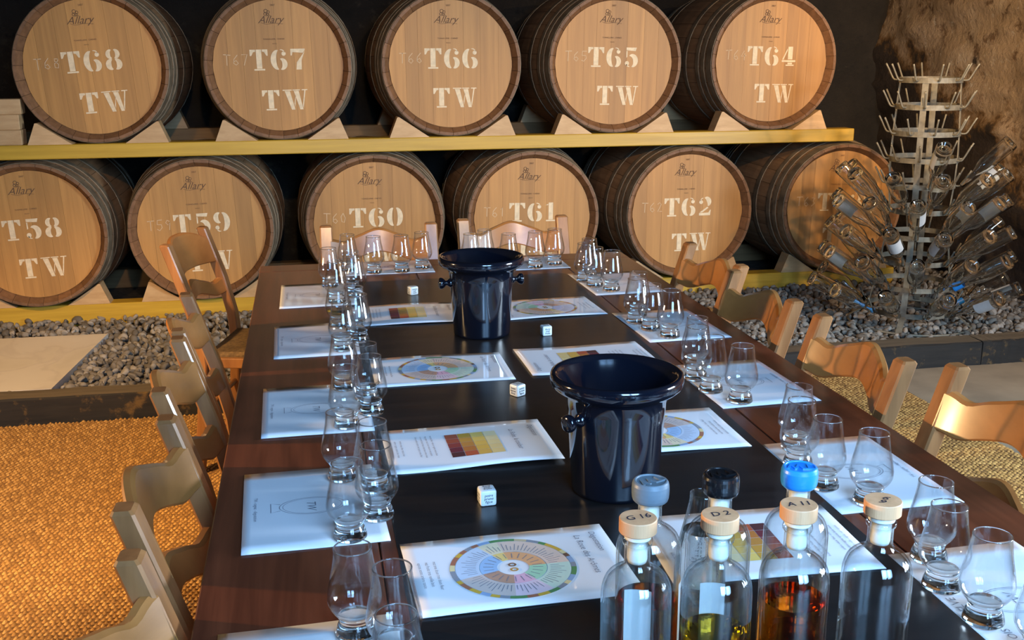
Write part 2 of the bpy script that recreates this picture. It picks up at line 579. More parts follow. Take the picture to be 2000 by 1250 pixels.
def sisal_mat():
    m, nt, N, L, b = mat_new('sisal')
    g = N.new('ShaderNodeNewGeometry')
    t = N.new('ShaderNodeTexCoord')
    r = ramp(N, [(0.0, (0.32, 0.155, 0.034)), (0.5, (0.50, 0.25, 0.06)), (1.0, (0.66, 0.36, 0.10))])
    L.new(g.outputs['Random Per Island'], r.inputs['Fac'])
    n = N.new('ShaderNodeTexNoise'); n.inputs['Scale'].default_value = 500; n.inputs['Detail'].default_value = 3
    L.new(t.outputs['Object'], n.inputs['Vector'])
    mx = N.new('ShaderNodeMix'); mx.data_type = 'RGBA'; mx.blend_type = 'MULTIPLY'; mx.inputs['Factor'].default_value = 0.5
    r2 = ramp(N, [(0.3, (0.45, 0.45, 0.45)), (0.7, (1, 1, 1))]); L.new(n.outputs['Fac'], r2.inputs['Fac'])
    L.new(r.outputs['Color'], mx.inputs[6]); L.new(r2.outputs['Color'], mx.inputs[7])
    L.new(mx.outputs[2], b.inputs['Base Color'])
    b.inputs['Roughness'].default_value = 0.9
    return m


MT['sisal'] = sisal_mat()
MT['sisal_back'] = plain('sisal backing', (0.21, 0.10, 0.027), 0.95, noise=(180, 0.5), bump=0.5)

# ------------------------------------------------------------------ text helpers
_text_cache = {}


def text_vf(s, size=1.0, shear=0.0, align='CENTER', bold=0.0, space=1.0):
    key = (s, shear, align, bold, space)
    if key not in _text_cache:
        c = bpy.data.curves.new('txt', 'FONT')
        c.body = s
        c.size = 1.0; c.shear = shear; c.align_x = align; c.align_y = 'CENTER'
        c.offset = bold; c.resolution_u = 3; c.space_character = space
        o = bpy.data.objects.new('txt', c)
        COL.objects.link(o)
        dg = bpy.context.evaluated_depsgraph_get()
        dg.update()
        me = bpy.data.meshes.new_from_object(o.evaluated_get(dg))
        V = [tuple(v.co) for v in me.vertices]
        F = [tuple(p.vertices) for p in me.polygons]
        bpy.data.objects.remove(o); bpy.data.curves.remove(c); bpy.data.meshes.remove(me)
        _text_cache[key] = (V, F)
    V, F = _text_cache[key]
    return [(x * size, y * size, 0) for x, y, z in V], F


def shift(vf, dx=0, dy=0, dz=0, rot=0):
    V, F = vf
    c, s = math.cos(rot), math.sin(rot)
    return [(x * c - y * s + dx, x * s + y * c + dy, z + dz) for x, y, z in V], F


def poly_stroke(pts, w):
    """flat ribbon of varying width around 2D polyline"""
    P = [Vector(p[:2]) for p in pts]
    n = len(P)
    if not hasattr(w, '__len__'): w = [w] * n
    V, F = [], []
    for i in range(n):
        d = (P[min(i + 1, n - 1)] - P[max(i - 1, 0)])
        if d.length < 1e-9: d = Vector((1, 0))
        d.normalize()
        q = Vector((-d.y, d.x)) * w[i] / 2
        V += [(P[i].x + q.x, P[i].y + q.y, 0), (P[i].x - q.x, P[i].y - q.y, 0)]
    F = [(2 * i, 2 * i + 1, 2 * i + 3, 2 * i + 2) for i in range(n - 1)]
    return V, F


def cres(cx, cy, rx, ry, a0, a1, wmax, wmin=0.02, n=18, p=0.8):
    pts, w = [], []
    for i in range(n + 1):
        t = i / n
        a = R(a0 + (a1 - a0) * t)
        pts.append((cx + rx * math.cos(a), cy + ry * math.sin(a)))
        w.append(wmin + (wmax - wmin) * max(0.0, math.sin(math.pi * t)) ** p)
    return poly_stroke(pts, w)


def pol(*pts):
    return [(x, y, 0) for x, y in pts], [tuple(range(len(pts)))]


def blob(cx, cy, r, n=12):
    return [(cx + r * math.cos(2 * math.pi * i / n), cy + r * math.sin(2 * math.pi * i / n), 0) for i in range(n)], [tuple(range(n))]


GL = {}
GL['T'] = (0.86, [pol((0.0, 1.0), (0.27, 1.0), (0.27, 0.90), (0.17, 0.88), (0.07, 0.70), (0.0, 0.70)),
                  pol((0.59, 1.0), (0.86, 1.0), (0.86, 0.70), (0.79, 0.70), (0.69, 0.88), (0.59, 0.90)),
                  pol((0.30, 1.0), (0.56, 1.0), (0.56, 0.09), (0.30, 0.09)),
                  pol((0.17, 0.0), (0.69, 0.0), (0.69, 0.075), (0.17, 0.075))])
GL['W'] = (1.22, [pol((0.10, 0.93), (0.36, 0.93), (0.58, 0.0), (0.40, 0.0)), pol((0.55, 0.93), (0.80, 0.93), (0.98, 0.0), (0.82, 0.0)),
                  pol((0.0, 1.0), (0.45, 1.0), (0.45, 0.95), (0.0, 0.95)), pol((0.49, 1.0), (0.86, 1.0), (0.86, 0.95), (0.49, 0.95)),
                  pol((1.08, 0.95), (1.14, 0.95), (0.99, 0.05), (0.96, 0.20)), pol((0.95, 1.0), (1.24, 1.0), (1.24, 0.95), (0.95, 0.95)),
                  pol((0.61, 0.60), (0.65, 0.75), (0.58, 0.14), (0.55, 0.3))])
_six = [cres(0.36, 0.49, 0.27, 0.46, 97, 263, 0.27), cres(0.39, 0.28, 0.24, 0.255, -82, 84, 0.25), blob(0.60, 0.78, 0.105),
        cres(0.46, 0.78, 0.19, 0.19, 20, 100, 0.05)]
GL['6'] = (0.76, _six)
GL['9'] = (0.76, [([(0.76 - x, 1.0 - y, 0) for x, y, z in V], F) for V, F in _six])
GL['0'] = (0.76, [cres(0.34, 0.5, 0.24, 0.46, 97, 263, 0.27), cres(0.42, 0.5, 0.24, 0.46, -83, 83, 0.27)])
GL['8'] = (0.76, [cres(0.36, 0.27, 0.22, 0.23, 98, 262, 0.26), cres(0.42, 0.27, 0.22, 0.23, -82, 82, 0.26),
                  cres(0.36, 0.75, 0.19, 0.20, 98, 262, 0.21), cres(0.42, 0.75, 0.19, 0.20, -82, 82, 0.21)])
GL['5'] = (0.74, [pol((0.10, 1.0), (0.66, 1.0), (0.60, 0.82), (0.10, 0.86)), pol((0.10, 0.83), (0.16, 0.83), (0.16, 0.52), (0.10, 0.48)),
                  cres(0.36, 0.31, 0.25, 0.29, -80, 112, 0.27), blob(0.15, 0.2, 0.115), cres(0.30, 0.22, 0.2, 0.19, 200, 268, 0.06)])
GL['7'] = (0.72, [pol((0.0, 1.0), (0.70, 1.0), (0.70, 0.93), (0.60, 0.80), (0.10, 0.84), (0.06, 0.68), (0.0, 0.68)),
                  pol((0.62, 0.79), (0.70, 0.90), (0.52, 0.45), (0.50, 0.0), (0.24, 0.0), (0.28, 0.35))])
GL['1'] = (0.56, [pol((0.18, 1.0), (0.42, 1.0), (0.42, 0.09), (0.18, 0.09)), pol((0.0, 0.86), (0.15, 0.93), (0.15, 0.86)), pol((0.04, 0.0), (0.56, 0.0), (0.56, 0.07), (0.04, 0.07))])
GL['2'] = (0.74, [cres(0.36, 0.70, 0.25, 0.27, -45, 95, 0.26), blob(0.14, 0.74, 0.11), cres(0.30, 0.78, 0.2, 0.18, 100, 170, 0.05),
                  pol((0.06, 0.16), (0.50, 0.47), (0.58, 0.42), (0.22, 0.16)), pol((0.04, 0.0), (0.68, 0.0), (0.72, 0.30), (0.66, 0.30), (0.58, 0.15), (0.04, 0.13))])
GL['3'] = (0.74, [cres(0.36, 0.75, 0.23, 0.22, -78, 95, 0.22), cres(0.36, 0.27, 0.26, 0.26, -95, 80, 0.26), blob(0.14, 0.80, 0.10), blob(0.14, 0.2, 0.11)])
GL['4'] = (0.82, [pol((0.36, 1.0), (0.62, 1.0), (0.62, 0.34), (0.36, 0.34)), pol((0.02, 0.30), (0.80, 0.30), (0.80, 0.20), (0.02, 0.20)),
                  pol((0.04, 0.33), (0.32, 0.92), (0.32, 0.80), (0.12, 0.33)), pol((0.36, 0.17), (0.62, 0.17), (0.62, 0.08), (0.36, 0.08)), pol((0.26, 0.0), (0.72, 0.0), (0.72, 0.065), (0.26, 0.065))])


def stencil_vf(s, h, gap=0.17):
    parts, x = [], 0.0
    for ch in s:
        w, ps = GL[ch]
        for vf in ps:
            parts.append(shift(vf, x, 0))
        x += w + gap
    tot = x - gap
    V, F = merge(parts)
    return [((a - tot / 2) * h, (b - 0.5) * h, 0) for a, b, c in V], F


STROKES = {'T': [[(0, 1), (0.7, 1)], [(0.33, 1), (0.3, 0)]], '5': [[(0.6, 1), (0.15, 1), (0.1, 0.6), (0.5, 0.55), (0.55, 0.25), (0.3, 0), (0.05, 0.1)]],
           '6': [[(0.5, 1), (0.15, 0.6), (0.1, 0.2), (0.35, 0), (0.55, 0.2), (0.35, 0.45), (0.12, 0.3)]], '8': [[(0.5, 0.9), (0.2, 0.9), (0.2, 0.65), (0.5, 0.4), (0.45, 0.05), (0.15, 0.08), (0.15, 0.4), (0.5, 0.7), (0.5, 0.9)]],
           '9': [[(0.5, 0.8), (0.25, 0.95), (0.1, 0.7), (0.3, 0.5), (0.5, 0.75), (0.4, 0)]], '0': [[(0.3, 1), (0.08, 0.6), (0.15, 0.1), (0.4, 0.05), (0.52, 0.5), (0.3, 1)]],
           '1': [[(0.1, 0.8), (0.3, 1), (0.28, 0)]], '2': [[(0.08, 0.8), (0.3, 1), (0.5, 0.8), (0.1, 0.05), (0.6, 0.08)]], '3': [[(0.1, 0.95), (0.5, 0.9), (0.25, 0.55), (0.5, 0.3), (0.1, 0)]],
           '7': [[(0.05, 1), (0.6, 1), (0.25, 0)]], '4': [[(0.4, 1), (0.05, 0.4), (0.65, 0.45)], [(0.45, 0.75), (0.42, 0)]]}


def chalk_vf(s, h, w, gap=0.22):
    parts, x = [], 0
    for ch in s:
        for st in STROKES[ch]:
            parts.append(poly_stroke([(x + a, b + 0.04 * random.uniform(-1, 1)) for a, b in st], w / h))
        x += 0.62 + gap
    V, F = merge(parts)
    return [(a * h, (b - 0.5) * h, 0) for a, b, c in V], F


# ------------------------------------------------------------------ room shell
def grid_wall(name, origin, du, dv, nu, nv, normal, amp, seed, mat, cells=10, lump=0.0):
    U, Vv = np.meshgrid(np.linspace(0, 1, nu), np.linspace(0, 1, nv), indexing='ij')
    h = fbm(U, Vv, cells, seed, 5) * amp
    if lump: h = h + np.abs(fbm(U, Vv, cells * 2, seed + 50, 3)) * lump
    o, du, dv, nrm = map(np.array, (origin, du, dv, normal))
    P = o + U[..., None] * du + Vv[..., None] * dv + h[..., None] * nrm
    I = np.arange(nu * nv).reshape(nu, nv)
    F = np.stack([I[:-1, :-1], I[1:, :-1], I[1:, 1:], I[:-1, 1:]], -1).reshape(-1, 4)
    o = ob(name, fast_mesh(name, P.reshape(-1, 3), F, mat, True))
    return tag(o, kind='structure')


XR, YB, XL, YF, ZC = 3.80, 6.75, -3.4, -2.5, 2.75
tag(ob('floor', box_me('floor', (XL - 0.2, XR + 0.3, YF - 0.2, YB + 0.3, -0.1, 0.0), MT['floor'])), 'tan screed floor of the cellar', kind='structure')
grid_wall('wall_back', (XL, YB, -0.02), (XR - XL + 0.1, 0, 0), (0, 0, ZC + 0.04), 150, 60, (0, -1, 0), 0.10, 11, MT['wall_dark'], 8)['label'] = 'blackened rough stone wall behind the barrels'
grid_wall('wall_right', (XR, YB + 0.1, -0.02), (0, -(YB - YF) - 0.2, 0), (0, 0, ZC + 0.04), 240, 90, (-1, 0, 0), 0.09, 23, MT['wall_plaster'], 10, 0.05)['label'] = 'crumbling stained plaster wall beside the bottle rack'
grid_wall('wall_left', (XL, YF - 0.1, -0.02), (0, YB - YF + 0.2, 0), (0, 0, ZC + 0.04), 30, 12, (1, 0, 0), 0.08, 31, MT['wall_dark'], 5)['label'] = 'dark rough stone wall'
# wall behind the camera with an opening for the glazed double door
wf = merge([box_vf(XL - 0.1, 0.0, YF - 0.2, YF, 0, ZC), box_vf(1.7, XR + 0.2, YF - 0.2, YF, 0, ZC), box_vf(0.0, 1.7, YF - 0.2, YF, 2.45, ZC)])
tag(ob('wall_front', new_mesh('wall_front', *wf, (MT['wall_dark'],))), 'dark stone wall with a wide doorway', kind='structure')
tag(ob('ceiling', box_me('ceiling', (XL - 0.2, XR + 0.3, YF - 0.2, YB + 0.3, ZC, ZC + 0.1), MT['wall_dark'])), 'dark cellar ceiling', kind='structure')

# ------------------------------------------------------------------ gravel bed, kerb, slab
KT = 0.112     # kerb top
GZ = 0.080     # gravel bed level


def ico():
    t = (1 + 5 ** 0.5) / 2
    V = np.array([(-1, t, 0), (1, t, 0), (-1, -t, 0), (1, -t, 0), (0, -1, t), (0, 1, t), (0, -1, -t), (0, 1, -t), (t, 0, -1), (t, 0, 1), (-t, 0, -1), (-t, 0, 1)], float)
    V /= np.linalg.norm(V[0])
    F = [(0, 11, 5), (0, 5, 1), (0, 1, 7), (0, 7, 10), (0, 10, 11), (1, 5, 9), (5, 11, 4), (11, 10, 2), (10, 7, 6), (7, 1, 8), (3, 9, 4), (3, 4, 2), (3, 2, 6), (3, 6, 8), (3, 8, 9), (4, 9, 5), (2, 4, 11), (6, 2, 10), (8, 6, 7), (9, 8, 1)]
    return V, F


def ico2():
    V, F = ico()
    V = [tuple(v) for v in V]; mid = {}; F2 = []

    def m(a, b):
        k = (min(a, b), max(a, b))
        if k not in mid:
            p = np.array(V[a]) + np.array(V[b]); p /= np.linalg.norm(p)
            mid[k] = len(V); V.append(tuple(p))
        return mid[k]
    for a, b, c in F:
        ab, bc, ca = m(a, b), m(b, c), m(c, a)
        F2 += [(a, ab, ca), (b, bc, ab), (c, ca, bc), (ab, bc, ca)]
    return np.array(V), np.array(F2)


IV, IF = ico2()
shapes = []
for k in range(8):
    r0 = np.random.default_rng(100 + k)
    v = IV.copy()
    for _ in range(5):                       # chop facets
        nrm = r0.normal(size=3); nrm /= np.linalg.norm(nrm)
        d = v @ nrm; lim = r0.uniform(0.45, 0.75)
        v = v - np.outer(np.clip(d - lim, 0, None), nrm)
    v *= np.array([r0.uniform(0.9, 1.25), r0.uniform(0.8, 1.05), r0.uniform(0.6, 0.85)])
    shapes.append(v)

bed = tag(ob('gravel_bed', box_me('gravel_bed', (-2.6, XR, 4.30, YB, 0.0, GZ - 0.012), MT['soil'])), 'gravel strip between the timber kerb and the barrels', kind='structure')


def rot_rand(r0):
    q = r0.normal(size=4); q /= np.linalg.norm(q)
    w, x, y, z = q
    return np.array([[1 - 2 * (y * y + z * z), 2 * (x * y - z * w), 2 * (x * z + y * w)], [2 * (x * y + z * w), 1 - 2 * (x * x + z * z), 2 * (y * z - x * w)], [2 * (x * z - y * w), 2 * (y * z + x * w), 1 - 2 * (x * x + y * y)]])


SLAB = (-2.3, -1.01, 4.40, 5.22)
stones = []
for x in np.arange(-1.75, 3.72, 0.031):
    for y in np.arange(4.36, 6.0, 0.031):
        px_ = x + rng.uniform(-0.012, 0.012); py_ = y + rng.uniform(-0.012, 0.012)
        sx = SLAB[1] - 0.05 * (5.22 - py_)
        if px_ < sx + 0.005 and 4.38 < py_ < SLAB[3] + 0.01: continue
        if 5.48 < py_ and px_ < 3.45 and rng.random() < 0.5: continue
        stones.append((px_, py_, GZ + rng.uniform(-0.008, 0.014) + 0.02 * math.exp(-((py_ - 5.45) / 0.15) ** 2), rng.uniform(0.012, 0.025)))
stones = np.array(stones)
lower_right = (stones[:, 0] > 1.35) & (stones[:, 1] < 4.75) & (stones[:, 0] < 2.7)
upper_left = (stones[:, 0] < -0.35) & (stones[:, 0] > -1.15) & (stones[:, 1] < 4.95)
dist = np.hypot(stones[:, 0], stones[:, 1]) - stones[:, 3] * 60
cand = np.concatenate([np.where(upper_left)[0][np.argsort(dist[upper_left])[:190]], np.where(lower_right)[0][np.argsort(dist[lower_right])[:110]]])
is_single = np.zeros(len(stones), bool); is_single[cand] = True
stone_me = [fast_mesh('stone', s, IF, MT['gravel']) for s in shapes]
for i in cand:
    x, y, z, r = stones[i]
    ob('stone', stone_me[i % 8], bed, (x, y, z), (rng.uniform(-.6, .6), rng.uniform(-.6, .6), rng.uniform(0, 6.28)), (r, r, r))
VV, FF, nb = [], [], 0
for i in np.where(~is_single)[0]:
    x, y, z, r = stones[i]
    VV.append((shapes[i % 8] * r) @ rot_rand(rng).T + np.array([x, y, z])); FF.append(IF + nb); nb += len(IV)
tag(ob('gravel', fast_mesh('gravel', np.vstack(VV), np.vstack(FF), MT['gravel']), bed), 'loose pale crushed stone', kind='stuff')

for x0, x1 in ((-2.6, 0.55), (0.555, 2.995), (3.0, 3.74)):
    e = empty('kerb_beam', ((x0 + x1) / 2, 4.30, 0))
    w = (x1 - x0) / 2
    nx = 40
    V, F = [], []
    for i in range(nx + 1):
        x = -w + 2 * w * i / nx
        j = [rng.uniform(-0.004, 0.004) for _ in range(4)]
        V += [(x, -0.06 + j[0], 0), (x, -0.06 + j[1], KT - 0.006), (x, -0.05, KT + j[2] * 0.6), (x, 0.055, KT + j[3] * 0.6), (x, 0.06, 0)]
    for i in range(nx):
        for k in range(4):
            F.append((5 * i + k, 5 * i + k + 1, 5 * i + k + 6, 5 * i + k + 5))
    F += [tuple(range(5)), tuple(range(5 * nx, 5 * nx + 5))]
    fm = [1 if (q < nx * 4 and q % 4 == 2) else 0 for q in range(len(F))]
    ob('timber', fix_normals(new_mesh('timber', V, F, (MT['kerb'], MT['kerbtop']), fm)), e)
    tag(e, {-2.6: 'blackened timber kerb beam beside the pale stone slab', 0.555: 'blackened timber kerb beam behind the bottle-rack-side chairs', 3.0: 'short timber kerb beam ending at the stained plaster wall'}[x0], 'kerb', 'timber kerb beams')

slab = prism_me('stone_slab', [(SLAB[0], 4.375), (-1.062, 4.375), (-0.985, 5.22), (SLAB[0], 5.24)], 'z', 0.07, 0.108, MT['slab'])
o = ob('stone_slab', slab)
tag(o, 'pale veined stone slab lying in the gravel', 'slab')

# ------------------------------------------------------------------ sisal rug
rug = empty('sisal_rug', (0.3, 2.0, 0))
ob('backing', box_me('backing', (-2.5, 2.15, -2.0, 2.225, 0.0005, 0.008), MT['sisal_back']), rug)


def knots(x0, x1, y0, y1, tilt=28):
    a, bq = 0.0135, 0.0195          # pitch
    c, s = math.cos(R(tilt)), math.sin(R(tilt))
    L_ = 3.5
    ii, jj = np.meshgrid(np.arange(-L_ / a, L_ / a), np.arange(-L_ / bq, L_ / bq), indexing='ij')
    u = ii.ravel() * a
    v = jj.ravel() * bq + (ii.ravel() % 2) * bq * 0.5
    cx, cy = (x0 + x1) / 2, (y0 + y1) / 2
    X = cx + u * c - v * s; Y = cy + u * s + v * c
    k = (X > x0) & (X < x1) & (Y > y0) & (Y < y1)
    X, Y = X[k], Y[k]
    n = len(X)
    X = X + rng.normal(0, 0.0012, n); Y = Y + rng.normal(0, 0.0012, n)
    ang = R(tilt) + R(35) + rng.normal(0, 0.16 if tilt > 0 else 0.5, n)
    l = rng.uniform(0.0085, 0.0115, n); w = rng.uniform(0.0056, 0.0072, n); h = rng.uniform(0.006, 0.0095, n)
    # 3 x 5 bump patch
    gx = np.array([-1, -0.5, 0, 0.5, 1.0]); gy = np.array([-1, 0, 1.0])
    G = np.array([(a_, b_) for a_ in gx for b_ in gy])
    H = np.array([max(0, (1 - a_ * a_)) * (1 if b_ == 0 else 0.0) for a_, b_ in G])
    wv = np.array([1 - 0.45 * a_ * a_ for a_, b_ in G])
    lx = G[None, :, 0] * l[:, None]; ly = G[None, :, 1] * w[:, None] * wv[None]
    ca, sa = np.cos(ang)[:, None], np.sin(ang)[:, None]
    P = np.stack([X[:, None] + lx * ca - ly * sa, Y[:, None] + lx * sa + ly * ca, 0.006 + H[None] * h[:, None]], -1)
    q = np.array([(3 * i + j, 3 * i + 3 + j, 3 * i + 4 + j, 3 * i + 1 + j) for i in range(4) for j in range(2)])
    F = (q[None] + (np.arange(n) * 15)[:, None, None]).reshape(-1, 4)
    return P.reshape(-1, 3), F


Ka = knots(-1.45, -0.05, 2.1, 4.232)
Kb = knots(0.95, 2.45, 2.2, 4.232, -52)
KV = np.vstack([Ka[0], Kb[0]]) - np.array([0.3, 2.0, 0])
KF = np.vstack([Ka[1], Kb[1] + len(Ka[0])])
tag(ob('weave', fast_mesh('weave', KV, KF, MT['sisal'], True), rug), 'coarse woven sisal loops', kind='stuff')
tag(rug, 'golden-brown coarse woven sisal rug under the table and chairs', 'rug')

# ------------------------------------------------------------------ barrels
BL, RE, RB = 1.06, 0.352, 0.400     # length, end radius, bilge radius
BZ = RB                             # axis height above the barrel's own base


def br(y):
    return RE + (RB - RE) * (1 - ((y - BL / 2) / (BL / 2)) ** 2)


NS = 30


def stave_mesh():
    ys = [0.0, 0.004, 0.05, 0.14, 0.26, 0.40, 0.53, 0.66, 0.80, 0.92, 1.01, 1.056, 1.06]
    half = math.pi / NS - 0.0022
    V, F, fm = [], [], []
    na = 4
    for y in ys:
        for k in range(na + 1):
            a = -half + 2 * half * k / na
            e = 0.0012 if k in (0, na) else 0
            V.append((math.sin(a) * (br(y) - e), y, math.cos(a) * (br(y) - e)))
        ri = br(y) - 0.026
        if y < 0.003: ri = br(y) - 0.013
        if 0.003 < y < 0.01: ri = br(y) - 0.015
        if 0.03 < y < 0.06: ri = 0.313
        for k in (na, 0):
            a = -half + 2 * half * k / na
            V.append((math.sin(a) * ri, y, math.cos(a) * ri))
    m = na + 3
    for i in range(len(ys) - 1):
        for k in range(m):
            F.append((i * m + k, i * m + (k + 1) % m, (i + 1) * m + (k + 1) % m, (i + 1) * m + k))
            fm.append(1 if k == na + 1 else 0)
    F.append(tuple(range(m))); fm.append(1)
    F.append(tuple(range((len(ys) - 1) * m, len(ys) * m))); fm.append(1)
    return fix_normals(new_mesh('stave', V, F, (MT['stave'], MT['chime']), fm))


STAVE = stave_mesh()


def hoop_mesh(y0, y1):
    n = 56
    prof = [(br(y0) + 0.0003, y0), (br(y0) + 0.0032, y0 + 0.001), (br((y0 + y1) / 2) + 0.0034, (y0 + y1) / 2), (br(y1) + 0.0032, y1 - 0.001), (br(y1) + 0.0003, y1)]
    V, F = lathe_vf(prof, n)
    return fix_normals(new_mesh('hoop', [(x, z, y) for x, y, z in V], F, (MT['hoop'],), smooth=False))


HOOPS = [hoop_mesh(a, b) for a, b in ((0.006, 0.058), (0.080, 0.118), (0.140, 0.178), (0.290, 0.332), (0.728, 0.770), (0.882, 0.920), (0.942, 0.980), (1.002, 1.054))]
HEADR, HEADY = 0.3145, 0.040


def board_meshes(seed):
    r0 = random.Random(seed)
    edges = [-HEADR]
    while edges[-1] < HEADR - 0.09:
        edges.append(edges[-1] + r0.uniform(0.062, 0.098))
    if HEADR - edges[-1] < 0.05: edges.pop()
    edges.append(HEADR)
    out = []
    for a, b in zip(edges[:-1], edges[1:]):
        a2, b2 = a + 0.0003, b - 0.0003
        xs = [a2 + (b2 - a2) * i / 8 for i in range(9)]
        top = [(x, math.sqrt(max(HEADR ** 2 - x * x, 0))) for x in xs]
        poly = [(x, -z) for x, z in top] + [(x, z) for x, z in reversed(top)]
        pp = []
        for q in poly:
            if not pp or math.hypot(q[0] - pp[-1][0], q[1] - pp[-1][1]) > 1e-5: pp.append(q)
        if math.hypot(pp[0][0] - pp[-1][0], pp[0][1] - pp[-1][1]) < 1e-5: pp.pop()
        d = HEADY + r0.uniform(-0.0006, 0.0006)
        out.append(prism_me('head_board', pp, 'y', d, d + 0.022, MT['head']))
    return out


def on_head(vf, dx, dz):
    V, F = vf
    return [(x + dx, HEADY - 0.0012, y + dz) for x, y, z in V], F


def mark_vf():
    """branded emblem: small stack of casks, cooper's name in script and a tail flourish"""
    P = []
    for cx, cy, r in ((-0.018, 0.036, 0.008), (-0.006, 0.031, 0.006), (-0.022, 0.022, 0.006), (-0.010, 0.020, 0.005)):
        P.append(cres(cx, cy, r, r, 0, 360, 0.0028, 0.0022, 16))
    P.append(poly_stroke([(-0.02, 0.012), (-0.004, 0.018), (0.004, 0.012)], [0.001, 0.003, 0.001]))
    P.append(shift(text_vf('Allary', 0.050, 0.45, bold=-0.004), 0.0, -0.006))
    P.append(poly_stroke(spline([(-0.045, -0.018), (-0.02, -0.026), (0.02, -0.022), (0.06, -0.026)], 4), 0.0015))
    return merge(P)


def small_vf():
    return merge([shift(text_vf('TONNELLERIE - CHENES', 0.0095, 0.1), 0, 0), shift(text_vf('FRANCE', 0.006, 0.0), 0.003, -0.022)])


BRAND = None


def barrel(code, X, Y, zc, seed, roll, label, group):
    global BRAND
    b = empty('barrel', (X, Y, zc - BZ))
    for k in range(NS):
        ob('stave', STAVE, b, (0, 0, BZ), (0, 2 * math.pi * (k + 0.5) / NS + R(roll), 0))
    for h in HOOPS:
        ob('hoop', h, b, (0, 0, BZ))
    for me in board_meshes(seed):
        ob('head_board', me, b, (0, 0, BZ), (0, R(roll), 0))
    if BRAND is None:
        BRAND = [new_mesh(n, *on_head(vf, dx, dz), (MT['brand'],)) for n, vf, dx, dz in
                 (('brand_mark', mark_vf(), -0.025, 0.225), ('brand_text', small_vf(), -0.015, 0.128), ('brand_year', text_vf('2007', 0.012), -0.01, 0.288))]
    for me in BRAND:
        tag(ob(me.name.split('.')[0], me, b, (0, 0, BZ), (0, R(roll), 0)), 'burnt cooper mark')
    r0 = random.Random(seed)
    V, F = on_head(stencil_vf(code, 0.100), 0.0 + r0.uniform(-0.006, 0.006), 0.030)
    tag(ob('stencil_number', new_mesh('stencil_number', V, F, (MT['stencil'],)), b, (0, 0, BZ), (0, R(roll), 0)), 'cream stencilled ' + code)
    V, F = on_head(stencil_vf('TW', 0.098), 0.022 + r0.uniform(-0.006, 0.006), -0.165)
    tag(ob('stencil_letters', new_mesh('stencil_letters', V, F, (MT['stencil'],)), b, (0, 0, BZ), (0, R(roll), 0)), 'cream stencilled TW')
    V, F = on_head(chalk_vf(code, 0.050, 0.0035), -0.262, 0.033)
    tag(ob('chalk_number', new_mesh('chalk_number', V, F, (MT['chalk'],)), b, (0, 0, BZ), (0, R(roll), 0)), 'faint chalked number')
    return tag(b, label, 'barrel', group)


FY = 5.50
UP = [('T68', -0.989), ('T67', -0.119), ('T66', 0.737), ('T65', 1.593), ('T64', 2.469)]
LO = [('T58', -1.345), ('T59', -0.543), ('T60', 0.325), ('T61', 1.159), ('T62', 2.028), ('T63', 2.925)]
SHELF = 0.984
for i, (c, x) in enumerate(UP):
    barrel(c, x, FY, 1.343, 40 + i, (-4, -1, 0, 1, 1)[i], f'oak barrel stencilled {c} lying on the upper yellow beam', 'upper row of oak barrels')
for i, (c, x) in enumerate(LO):
    barrel(c, x, FY, 0.545, 60 + i, (-3, -2, 0, 1, 0, 1)[i], f'oak barrel stencilled {c} lying in the lower row', 'lower row of oak barrels')

# beams
def beam(name, x0, x1, y0, y1, z0, z1, label, mat='beam'):
    w = (x1 - x0) / 2
    o = ob(name, box_me(name, (-w, w, -(y1 - y0) / 2, (y1 - y0) / 2, 0, z1 - z0), MT[mat], 0.004), None, ((x0 + x1) / 2, (y0 + y1) / 2, z0))
    return tag(o, label, 'beam', 'beams carrying the barrels')


beam('shelf_beam', -2.1, 2.96, FY, FY + 0.10, 0.915, SHELF, 'yellow beam along the front of the upper barrels')
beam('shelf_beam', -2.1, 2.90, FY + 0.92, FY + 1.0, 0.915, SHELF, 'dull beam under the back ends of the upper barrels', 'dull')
beam('ground_beam', -2.1, 3.30, FY + 0.05, FY + 0.15, 0.07, 0.180, 'yellow beam on the gravel under the lower barrels')
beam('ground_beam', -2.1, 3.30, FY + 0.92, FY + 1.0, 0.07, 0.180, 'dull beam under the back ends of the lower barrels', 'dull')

# chocks
def chock_mesh(depth, hh):
    # inner face follows the barrel
    poly = [(0.122, 0.0), (0.325, 0.0), (0.284, hh), (0.274, hh)]
    V = prism_me('chock', poly, 'y', 0, depth, MT['chock'])
    return V


CH = {1: chock_mesh(0.092, 0.102)}
me = CH[1].copy()
me.transform(Matrix.Scale(-1, 4, (1, 0, 0)))
fix_normals(me)
CH[-1] = me


def chock(code, side, x, y, z, toward, row, back=False):
    """origin under the middle of the wedge"""
    xo = side * 0.21
    key = side
    o = ob('wedge_chock', CH[key], None, (x, y, z))
    where = 'back' if back else 'front'
    tag(o, f'pine wedge holding the {where} of barrel {code} on {toward}', 'wedge', f'{where} wedges of the {row} row')


def names(row, i, s):
    j = i + s
    return f'the side toward {row[j][0]}' if 0 <= j < len(row) else ('the side toward the stained wall' if s > 0 else 'the side away from ' + row[i + 1][0])


for i, (c, x) in enumerate(UP):
    for s in (-1, 1):
        chock(c, s, x, FY, SHELF, names(UP, i, s), 'upper')
        chock(c, s, x, FY + 0.915, SHELF, names(UP, i, s), 'upper', True)
for i, (c, x) in enumerate(LO):
    for s in (-1, 1):
        chock(c, s, x, FY + 0.05, 0.18, names(LO, i, s), 'lower')
